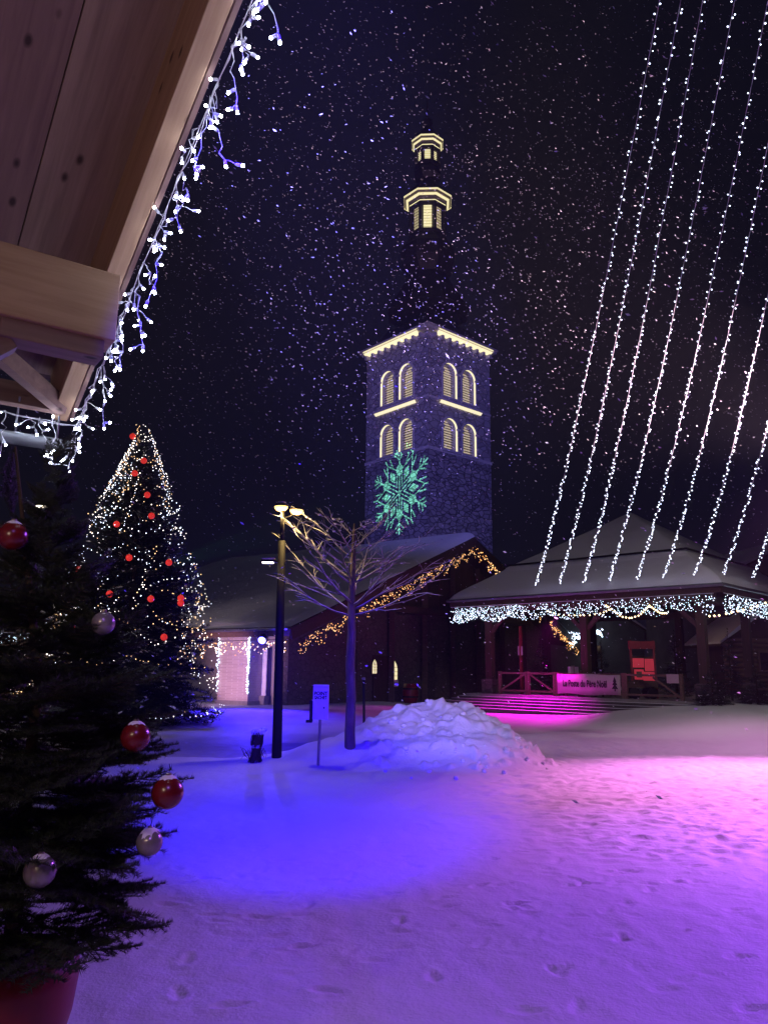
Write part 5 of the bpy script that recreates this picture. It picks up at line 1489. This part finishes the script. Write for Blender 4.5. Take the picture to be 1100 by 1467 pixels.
# lower eave: board, rafter foot, gutter
oriented('eave_board', M['redboard'], R0 - Out * 0.65 - RDn * 0.06 + up * 0.10, (-Out, RDn, up), (1.3, 0.04, 0.20), chalet, 0.004)
e0 = R0 - RDn * 0.10 + up * 0.02
b = MB(); b.beam(e0 - Out * 0.03, e0 - Out * 0.72 - RDn * 0.55, 0.07, 0.11); b.build('rafter', M['redboard'], chalet)
g0 = at(98, 634, 5.12); g1 = at(-140, 596, 5.12 - 0.62)
b = MB(); gn_ = 12; vs = []
gd, gs, gu = basis(g1 - g0)
prof = [(0.066 * math.cos(PI + PI * i / gn_), 0.066 * math.sin(PI + PI * i / gn_)) for i in range(gn_ + 1)]
for q in (g0, g1): vs += [q + gs * a + gu * c for a, c in prof]
b.add(vs, [(i, i + 1, i + gn_ + 2, i + gn_ + 1) for i in range(gn_)] + [tuple(range(gn_ + 1))])
go = b.build('gutter', M['gutter'], chalet, True); md = go.modifiers.new('thick', 'SOLIDIFY'); md.thickness = 0.005
b = MB(); b.tube([e0 - Out * 0.3 + ZV * 0.02, g0.lerp(g1, 0.35) + gu * 0.0], 0.008, 5); b.build('gutter_bracket', M['gutter'], chalet)
b = MB(); b.tube([e0 - Out * 0.05 + ZV * 0.02, g0.lerp(g1, 0.08)], 0.008, 5); b.build('gutter_bracket', M['gutter'], chalet)
# chalet wall, out of frame on the left
wcen = midr - Out * (WID - 0.25); wcen.z = 0
oriented('wall', M['softwood'], wcen + ZV * 2.1, (Bh, -pdir, ZV), (FULL * 0.8, 0.2, 4.4), chalet)

# icicle lights: every bulb is built
bm_ = MB(); bm_.lathe([(0.0045, 0.0), (0.0080, 0.004), (0.0080, 0.026), (0.0060, 0.030)], (0, 0, 0), 8)
bm_.mat = 1; bm_.lathe([(0.0058, 0.0302), (0.0068, 0.035), (0.0064, 0.040), (0.003, 0.043)], (0, 0, 0), 8)
BULB = bm_.mesh('bulb', [M['socket'], M['led_near']], True)
def wiggle(p0, p1, n, amp, rnd):
    pts = []
    for i in range(n + 1):
        a = i / n; w_ = math.sin(PI * a)
        pts.append(p0.lerp(p1, a) + Vector((rnd.gauss(0, amp), rnd.gauss(0, amp), rnd.gauss(0, amp * 0.6))) * (0.3 + w_))
    return pts
def icicles(label, line, spacing, lens, seed, hook, spread=1.0):
    rnd = random.Random(seed)
    t = thing('icicle_lights', line[0], label, 'string lights', 'icicle lights on the chalet')
    wire = MB()
    L = 0
    pts = []
    for a, b_ in zip(line[:-1], line[1:]):
        n_ = max(2, int((b_ - a).length / 0.09))
        pts += [a.lerp(b_, i / n_) + Vector((0, 0, -0.012 * abs(math.sin(i * 1.3)))) for i in range(n_)]
    pts.append(line[-1])
    wire.tube(pts, 0.0024, 5)
    wire.tube([p + Vector((rnd.gauss(0, .006), rnd.gauss(0, .006), rnd.gauss(-.006, .006))) for p in pts], 0.0028, 4)
    bulbs = []
    for a, b_ in zip(line[:-1], line[1:]):
        n_ = max(1, int((b_ - a).length / spacing))
        for i in range(n_):
            p = a.lerp(b_, (i + rnd.random() * 0.8) / n_)
            l_ = rnd.uniform(*lens) * (1.0 if rnd.random() < 0.7 else 0.45)
            end = p + Vector((rnd.gauss(0.02, 0.05) * spread, rnd.gauss(0, 0.04), -l_))
            c = wiggle(p, end, 7, 0.011, rnd); wire.tube(c, 0.0019, 4)
            c2 = [q + Vector((rnd.gauss(0, .005), rnd.gauss(0, .005), 0)) for q in c]; wire.tube(c2, 0.0018, 4)
            nb_ = max(1, int(l_ / 0.105))
            for j in range(nb_ + 1):
                q = c[min(len(c) - 1, int((j + rnd.random() * 0.8) / (nb_ + 0.4) * len(c)))]
                d = Vector((rnd.gauss(0.2, 0.9), rnd.gauss(0, 0.6), rnd.uniform(-1.1, 0.35))).normalized()
                if rnd.random() < 0.3:
                    st = d * rnd.uniform(0.03, 0.09) + ZV * rnd.uniform(-.02, .01)
                    wire.tube([q, q + st * 0.5 + ZV * 0.008, q + st], 0.0024, 4); q = q + st
                bulbs.append((q, d))
            bulbs.append((c[-1], Vector((rnd.gauss(0, .25), rnd.gauss(0, .25), -1)).normalized()))
    wire.build('wire', M['wire'], t)
    for q, d in bulbs:
        R = d.to_track_quat('Z', 'Y').to_matrix().to_4x4()
        put('bulb', BULB, t, Matrix.Translation(q) @ R)
    return len(bulbs)
off = Out * 0.085 - up * 0.012
n1b = icicles('white icicle lights hanging along the sloping barge board of the chalet', [R1 - RDn * 0.35 + off, R0 + off + RDn * 0.02], 0.100, (0.10, 0.40), 5, None)
n2b = icicles('white icicle lights hanging in front of the chalet gutter', [R0 + off - ZV * 0.01, R0 - Out * 0.75 + up * 0.0 - RDn * 0.02 - ZV * 0.01], 0.10, (0.18, 0.42), 9, None)

# ---------------------------------------------------------------- foreground potted fir
FD = 3.2
fb = at(14, 1370, FD)
FZ = fb.z                                                # rim of the pot
FX, FY = fb.x, FD
ground_z = surf(FX, FY)
fft = at(22, 640, FD)
ptree = thing('potted_fir', (FX, FY, ground_z), 'dark fir in the left foreground hung with red and silver baubles', 'tree')
FH = fft.z - FZ + 0.05
b = MB(); b.tube([Vector((FX, FY, FZ - 0.1)), Vector((FX + 0.01, FY, FZ + FH * 0.5)), Vector((fft.x, FY, fft.z))], [0.035, 0.02, 0.005], 8); b.build('trunk', M['twig'], ptree, True)
near_fronds = [frond(s, 1.0, 11, 0.044, 0.0056, 520, 0.0) for s in (31, 32, 33, 34)]
def fr_r(t): return float(np.interp(t, [0, 0.12, 0.3, 0.45, 0.58, 0.7, 0.8, 0.9, 1.0], [0.60, 0.66, 0.61, 0.54, 0.42, 0.29, 0.20, 0.12, 0.06]))
fir(ptree, (FX, FY, FZ - 0.02), FH, fr_r, 185, near_fronds, [M['needle'], M['twig'], M['snowcap']], 5, z0=0.085, droop=0.12, lmin=0.12)
# a few boughs the photo shows reaching out on the right, and the leaders at the top
VV, MM = [], []
for k, (x0, y0, x1, y1, dd, ll) in enumerate(((90, 1095, 256, 1086, -0.10, 1.0), (60, 1330, 244, 1338, -0.15, 1.0), (90, 1360, 205, 1362, -0.1, 0.9), (70, 1180, 222, 1176, 0.0, 1.0), (60, 1240, 205, 1232, -0.1, 1.0), (80, 1140, 232, 1152, 0.0, 1.0), (40, 770, 100, 690, 0.0, 0.8),
                                         (30, 800, 95, 738, 0.1, 0.8), (20, 760, 14, 640, 0.0, 0.8), (40, 900, 165, 880, 0.1, 0.7), (45, 960, 150, 985, 0.1, 1.0), (60, 1030, 190, 1040, 0.1, 1.0))):
    o, e = at(x0, y0, FD + dd * 0.4), at(x1, y1, FD + dd)
    d, s_, u_ = basis(e - o); L = (e - o).length * 1.0
    A = np.array(Matrix((d * L, -s_ * L * ll * 0.8, u_ * L)).transposed())
    v, m_ = near_fronds[k % 4]
    VV.append(v @ A.T + np.array(o)); MM.append(m_)
V_ = np.concatenate(VV); big_mesh('outer_boughs', V_, np.arange(len(V_)).reshape(-1, 3), [M['needle'], M['twig'], M['snowcap']], ptree, midx=np.concatenate(MM))
pot = thing('red_pot', (FX, FY, ground_z), 'round red pot of the foreground fir on a wooden block', 'pot')
b = MB(); b.lathe([(0.10, -0.50), (0.15, -0.46), (0.20, -0.34), (0.240, -0.20), (0.255, -0.08), (0.250, 0.0), (0.235, 0.005), (0.228, -0.03), (0.20, -0.06)], (FX, FY, FZ), 32); b.build('bowl', M['potred'], pot, True)
b = MB(); b.lathe([(0.22, -0.055), (0.10, -0.03), (0.02, -0.02)], (FX, FY, FZ), 20); b.build('soil', M['twig'], pot, True)
b = MB(); b.box((FX, FY, (FZ - 0.50 + ground_z) / 2 - 0.03), (0.42, 0.42, FZ - 0.50 - ground_z + 0.06)); b.build('wooden_block', M['midwood'], pot)
bau = [((18, 768), 21, 'red_gloss', 2.95, 'red bauble at the left edge high on the foreground fir', 0.5), ((148, 893), 16.5, 'silver', 3.05, 'silver bauble high on the right side of the foreground fir', 0.0),
       ((194, 1056), 20, 'red_gloss', 3.0, 'snow-capped red bauble in front of the tall tree\'s foot', 1.0), ((240, 1136), 21.5, 'red_gloss', 2.95, 'large snow-capped red bauble at the tip of the outermost bough', 1.0),
       ((214, 1207), 17.5, 'silver', 3.0, 'snow-crusted silver bauble below the outermost red bauble', 1.6), ((57, 1249), 21, 'silver', 2.72, 'silver bauble low in the middle of the foreground fir', 0.6)]
for k, ((x, y), rp_, mt, dep, lab, snow_) in enumerate(bau):
    c = at(x, y, dep); r = rp_ * dep / F_PX
    bb = thing('bauble', c - ZV * r, lab, 'bauble', 'baubles on the foreground fir')
    b = MB(); b.ball(c, r, 28, 18); b.build('globe', M[mt], bb, True)
    b = MB(); b.lathe([(r * 0.2, r * 0.97), (r * 0.2, r * 1.16), (r * 0.12, r * 1.2)], c, 10); b.build('cap', M['gold'], bb)
    b = MB(); b.tube([c + ZV * r * 1.15, c + Vector((0.004, 0, r * 1.45)), c + Vector((0, 0.0, r * 1.75))], 0.0014, 4); b.build('hook', M['black'], bb)
    if snow_:
        n_ = 22; vs = []; rings = 6; rnd = random.Random(k)
        th0 = 0.62 if snow_ <= 1 else 0.95
        lim = [th0 * (0.8 + 0.35 * snow_ * 0.6 * math.sin(3 * a + k) * math.cos(5 * a) + 0.2 * rnd.random()) for a in np.linspace(0, 2 * PI, n_, endpoint=False)]
        for i in range(rings + 1):
            for j in range(n_):
                th = lim[j] * i / rings; q = 1 + 0.10 * (1 - (i / rings) ** 2) - (0.004 if i == rings else 0)
                a = 2 * PI * j / n_
                vs.append(c + Vector((math.sin(th) * math.cos(a), math.sin(th) * math.sin(a), math.cos(th))) * (r * q))
        b = MB(); b.add(vs, [(i * n_ + j, i * n_ + (j + 1) % n_, (i + 1) * n_ + (j + 1) % n_, (i + 1) * n_ + j) for i in range(rings) for j in range(n_)])
        b.build('snow_cap', M['snowcap'], bb, True)

# ================================================================== stage light on the square
def gtarget(px, py): return hit(px, py)
lm = thing('lighting_mast', (11.6, 19.0, surf(11.6, 19.0)), 'tall black lighting mast at the right of the square carrying projectors', 'mast')
b = MB(); b.tube([(11.6, 19.0, -0.2), (11.6, 19.0, 9.2)], [0.12, 0.08], 10); b.build('pole', M['black'], lm, True)
b = MB(); b.beam((10.6, 19.0, 9.0), (12.6, 19.0, 9.0), 0.09, 0.09); b.beam((11.6, 18.0, 7.2), (11.6, 20.0, 7.2), 0.09, 0.09); b.build('crossbar', M['black'], lm)
projector('pink stage projector on the mast flooding the right of the square', (11.2, 18.6, 8.4), (7.2, 14.3, 0), (1.0, 0.26, 0.86), 12000, 57, 1.0, M['lens_pink'], mount=(11.2, 19.0, 9.0))
projector('violet stage projector on the mast aimed at the near snow', (12.2, 18.4, 8.4), (2.6, 4.6, 0), (0.34, 0.07, 1.0), 13500, 44, 1.0, M['lens_blue'], mount=(12.2, 19.0, 9.0))
projector('blue stage projector under the chalet roof aimed at the middle of the square', (0.1, 0.3, 4.9), gtarget(432, 1118), (0.02, 0.0, 1.0), 17500, 36, 1.0, M['lens_blue'], mount=(0.1, 0.0, 5.6))
projector('lilac stage projector under the chalet roof aimed at the snow heap', (0.55, 0.1, 5.1), (1.7, 18.0, 1.5), (0.92, 0.72, 1.0), 5200, 16, 1.0, M['lens_blue'], mount=(0.55, -0.2, 5.7))
projector('soft violet projector under the chalet roof washing the foreground', (0.4, -0.5, 4.9), (1.0, 5.6, 0), (0.42, 0.16, 1.0), 260, 70, 1.0, M['lens_blue'], mount=(0.4, -0.8, 5.6))
sp0 = pv(-0.20, -0.84, HEV - 0.75)
projector('magenta projector under the pavilion eave shining down on the steps', sp0, pv(-0.28, -1.22, 0.2), (1.0, 0.0, 0.80), 3600, 96, 0.9, M['lens_pink'], mount=sp0 + ZV * 0.5, r=0.11)
bp_ = at(375, 918, 33.6)
projector('lit blue projector under the hall eave beside the brick pier', bp_, Vector((bp_.x - 0.5, bp_.y - 5.0, 0.0)), (0.03, 0.01, 1.0), 3600, 120, 0.6, M['lens_blue'], mount=bp_ + Vector((0.1, 0.9, 0.5)), r=0.19)
bl = bpy.data.objects['stage_projector.006']
lamp(bl, 'projector_spill', bp_ + Vector((-0.05, -0.35, -0.1)), bp_, (0.05, 0.02, 1.0), 140.0, 0, 0, 0.1, 'POINT')
pf = Vector((pc.x - 2.2, pc.y - 4.6, 0)); pf.z = surf(pf.x, pf.y) + 0.35
projector('pink floor projector lighting the brick pier', pf, cc + ZV * 2.2, (1.0, 0.52, 0.78), 1300, 58, 0.8, M['lens_pink'], mount=pf - ZV * 0.3)
projector('indigo flood lamp on the chalet roof aimed at the bell tower', (-2.6, -2.0, 8.2), (TX, TY - 3, 19.5), (0.21, 0.18, 1.0), 84000, 22, 0.6, M['lens_blue'], mount=(-2.6, -2.4, 6.4))
projector('pale pink flood lamp on the mast shining up into the falling snow', (11.6, 18.2, 7.0), (3.0, 27.0, 20.0), (1.0, 0.62, 0.74), 28000, 88, 1.0, M['lens_pink'], mount=(11.6, 18.2, 7.2))

LN = midr + Ain * 2.35 - Bh * 1.55; LN.z = 3.0  # added lantern, out of view, to warm the soffit, purlin and barge board
ln = thing('wall_lantern', LN - ZV * 0.2, 'warm wall lantern on the chalet behind the camera', 'lantern')
b = MB(); b.lathe([(0.05, -0.12), (0.09, -0.10), (0.09, 0.10), (0.03, 0.16)], LN, 10); b.build('glass', M['festoon'], ln)
b = MB(); b.lathe([(0.11, 0.10), (0.10, 0.13), (0.02, 0.2)], LN, 10); b.beam(LN + ZV * 0.18, LN + ZV * 0.18 + Ain * 0.7, 0.03, 0.03); b.build('bracket', M['black'], ln)
lamp(ln, 'lantern_light', LN - Ain * 0.15, (0, 0, 0), (1.0, 0.76, 0.58), 50.0, 0, 0, 0.1, 'POINT')
projector('rose stage projector on the mast washing the far side of the square', (11.6, 19.7, 6.9), (7.8, 21.5, 0.1), (1.0, 0.42, 0.86), 1400, 96, 1.0, M['lens_pink'], mount=(11.6, 19.7, 7.2))

# the square's other street lamps, left and right of the frame
for k, (x, y, h, pw, lab, tg) in enumerate(((13.4, 17.5, 9.5, 4600.0, 'tall street lamp at the right side of the square', (8.5, 31.0, 3.0)), (-13.5, 19.0, 7.5, 2600.0, 'tall street lamp at the left side of the square', (-8.0, 29.0, 0.0)), (-15.0, 33.0, 8.5, 700.0, 'tall street lamp behind the tall Christmas tree', (-10.0, 36.0, 2.0)))):
    z_ = surf(x, y); t = thing('street_lamp', (x, y, z_), lab, 'street lamp', 'street lamps round the square')
    b = MB(); b.tube([(x, y, z_ - 0.2), (x, y, z_ + h)], [0.11, 0.06], 10); b.build('pole', M['black'], t, True)
    b = MB(); b.lathe([(0.26, 0.0), (0.27, 0.04), (0.12, 0.14), (0.03, 0.2)], (x, y, z_ + h), 14); hd = b.build('lamp_head', M['black'], t, True)
    b = MB(); b.lathe([(0.12, -0.05), (0.22, -0.02), (0.24, -0.003)], (x, y, z_ + h), 14); b.build('diffuser', M['lamp_face2'], hd)
    lamp(t, 'lamp_light', (x, y, z_ + h - 0.08), tg, (1.0, 0.80, 0.78), pw, 84, 0.8, 0.12)

# gobo projector: a pierced metal plate throws the snowflake on the tower
def flake_hole(x, y):
    pass
    r = math.hypot(x, y)
    if r > 1.12: return False
    a = math.degrees(math.atan2(x, y)) % 60.0
    a = a - 60 if a > 30 else a
    ar = math.radians(a); u, v = r * math.cos(ar), abs(r * math.sin(ar))          # arm coordinates
    if v < 0.013 and 0.02 < u < 0.42: return True
    if 0.40 < u < 0.66 and v < 0.105 * min(1, (u - 0.38) / 0.09, (0.68 - u) / 0.09): return True
    if v < 0.019 and 0.66 < u < 1.04: return True
    for c0, ln in ((0.74, 0.16), (0.87, 0.12)):
        w = u - c0
        if 0 < w < ln and abs(v - w * 0.95) < 0.019: return True
    a2 = math.radians(30 - abs(a)); p, q = r * math.cos(a2), r * math.sin(a2)     # between the arms
    q = abs(q)
    di = abs(p - 0.47) / 0.20 + q / 0.115
    if di < 0.88: return True
    do = abs(p - 0.50) / 0.34 + q / 0.195
    if 0.92 < do < 1.08: return True
    if q < 0.016 and 0.84 < p < 0.97: return True
    w = p - 0.62
    if 0.0 < w < 0.26 and abs(q - (0.13 + 0.0 * w)) < 0.016 and p > 0.66: return True
    return False
GP = hp(-8.4, 19.6, rz(-8.4) + 1.5)
p_, e_, o_ = face_axes(3)
GT = on_plane(572, 706, p_, o_)
gd, gs_, gu_ = basis(GT - GP)
dist = (GT - GP).length
SN = 0.55
gr = SN * 3.3 / dist                    # radius of the pattern on the plate
gob = thing('gobo_projector', GP - gd * 0.3, 'snowflake projector on the hall roof aimed at the bell tower', 'projector')
b = MB(); b.lathe([(0.12, -0.35), (0.16, -0.3), (0.16, 0.05), (0.17, SN + 0.1)], GP, 16, ax=(gs_, gu_, gd))
b.f = b.f[:-2]; b.m = b.m[:-2]
b.build('housing', M['black'], gob, True)
b = MB(); b.tube([GP - gd * 0.2, GP - gd * 0.2 - ZV * 1.6], 0.03, 8); b.build('stand', M['black'], gob)
NG = 210; PR = 1.75
cs_ = 2 * PR * gr / NG
vs, fs = [], []
slits = lambda x, y: (0.79 < x < 1.02 and -1.06 < y < -0.5) and False
for j in range(NG):
    y = -PR + 2 * PR * (j + 0.5) / NG; run = None
    for i in range(NG + 1):
        x = -PR + 2 * PR * (i + 0.5) / NG
        solid = i < NG and not flake_hole(x, y) and not (abs(y + 1.03 - 0.1 * (x - 1.55)) < 0.028 and (1.30 < x < 1.44 or 1.52 < x < 1.66))
        if solid and run is None: run = i
        if not solid and run is not None:
            x0, x1 = -PR + 2 * PR * run / NG, -PR + 2 * PR * i / NG; y0, y1 = -PR + 2 * PR * j / NG, -PR + 2 * PR * (j + 1) / NG
            c = GP + gd * SN; k = len(vs)
            vs += [c + gs_ * (a * gr) + gu_ * (d_ * gr) for a, d_ in ((x0, y0), (x1, y0), (x1, y1), (x0, y1))]; fs.append((k, k + 1, k + 2, k + 3)); run = None
b = MB(); b.add(vs, fs); b.build('gobo_plate', M['black'], gob)
lamp(gob, 'gobo_beam', GP, GT, (0.22, 0.95, 0.66), 52000, 2 * math.degrees(math.atan(PR * 0.97 * gr / SN)), 0.02, 0.0)

# ================================================================== falling snow
rng = np.random.default_rng(99)
N = 38000
FXv = rng.uniform(-16, 22, N); FYv = rng.uniform(3.5, 40, N); FZv = rng.uniform(0.3, 30, N)
zk = np.clip((FZv - 5) / 10, 0, 1)
ok = (rng.random(N) < 0.30 + 0.70 * zk) & (FZv < 2.5 + FYv * 1.15) & (np.abs(FXv) < 3 + 0.56 * FYv) & ~((FXv < -0.2) & (FYv < 6.5)) & ((FZv > 0.9) | (rng.random(N) < 0.3))
Pf = np.stack([FXv, FYv, FZv], -1)[ok]; n_ = len(Pf)
oc = np.array([(3.0, 0, 0), (-3.0, 0, 0), (0, 1, 0), (0, -1, 0), (0, 0, 1), (0, 0, -1)], float)
of = np.array([(0, 2, 4), (2, 1, 4), (1, 3, 4), (3, 0, 4), (2, 0, 5), (1, 2, 5), (3, 1, 5), (0, 3, 5)])
rad = (0.0034 + 0.0105 * rng.random(n_) ** 1.8) * (0.75 + 0.02 * Pf[:, 1])
th = rng.normal(-0.38, 0.35, n_); ps = rng.normal(0.2, 0.5, n_)
ax = np.stack([np.cos(th) * np.cos(ps), np.cos(th) * np.sin(ps), np.sin(th)], -1)
s_ = np.cross(ax, [0, 0, 1.0]); s_ /= np.linalg.norm(s_, axis=1)[:, None]; u_ = np.cross(s_, ax)
loc = oc[None] * rad[:, None, None]
Vf = Pf[:, None, :] + loc[..., 0:1] * ax[:, None] + loc[..., 1:2] * s_[:, None] + loc[..., 2:3] * u_[:, None]
flakes = big_mesh('falling_snow', Vf.reshape(-1, 3), (of[None] + 6 * np.arange(n_)[:, None, None]).reshape(-1, 3), M['snowcap'])
flakes['kind'] = 'stuff'; flakes['label'] = 'snowflakes drifting down through the night air over the square'
flakes['category'] = 'snowfall'

# ================================================================== snow-laden air
hz = MB(); hz.box((0, 63, 32), (236, 208, 68))
m_, nt_, b_ = new_mat('night_haze')
nt_.nodes.remove(b_)
pvn = nt_.nodes.new('ShaderNodeVolumePrincipled')
pvn.inputs['Color'].default_value = (0.9, 0.9, 0.95, 1); pvn.inputs['Density'].default_value = 0.0005; pvn.inputs['Anisotropy'].default_value = 0.2
nt_.links.new(pvn.outputs[0], nt_.nodes['Material Output'].inputs['Volume'])
haze = hz.build('haze', m_); haze['kind'] = 'stuff'
SC.cycles.volume_bounces = 0
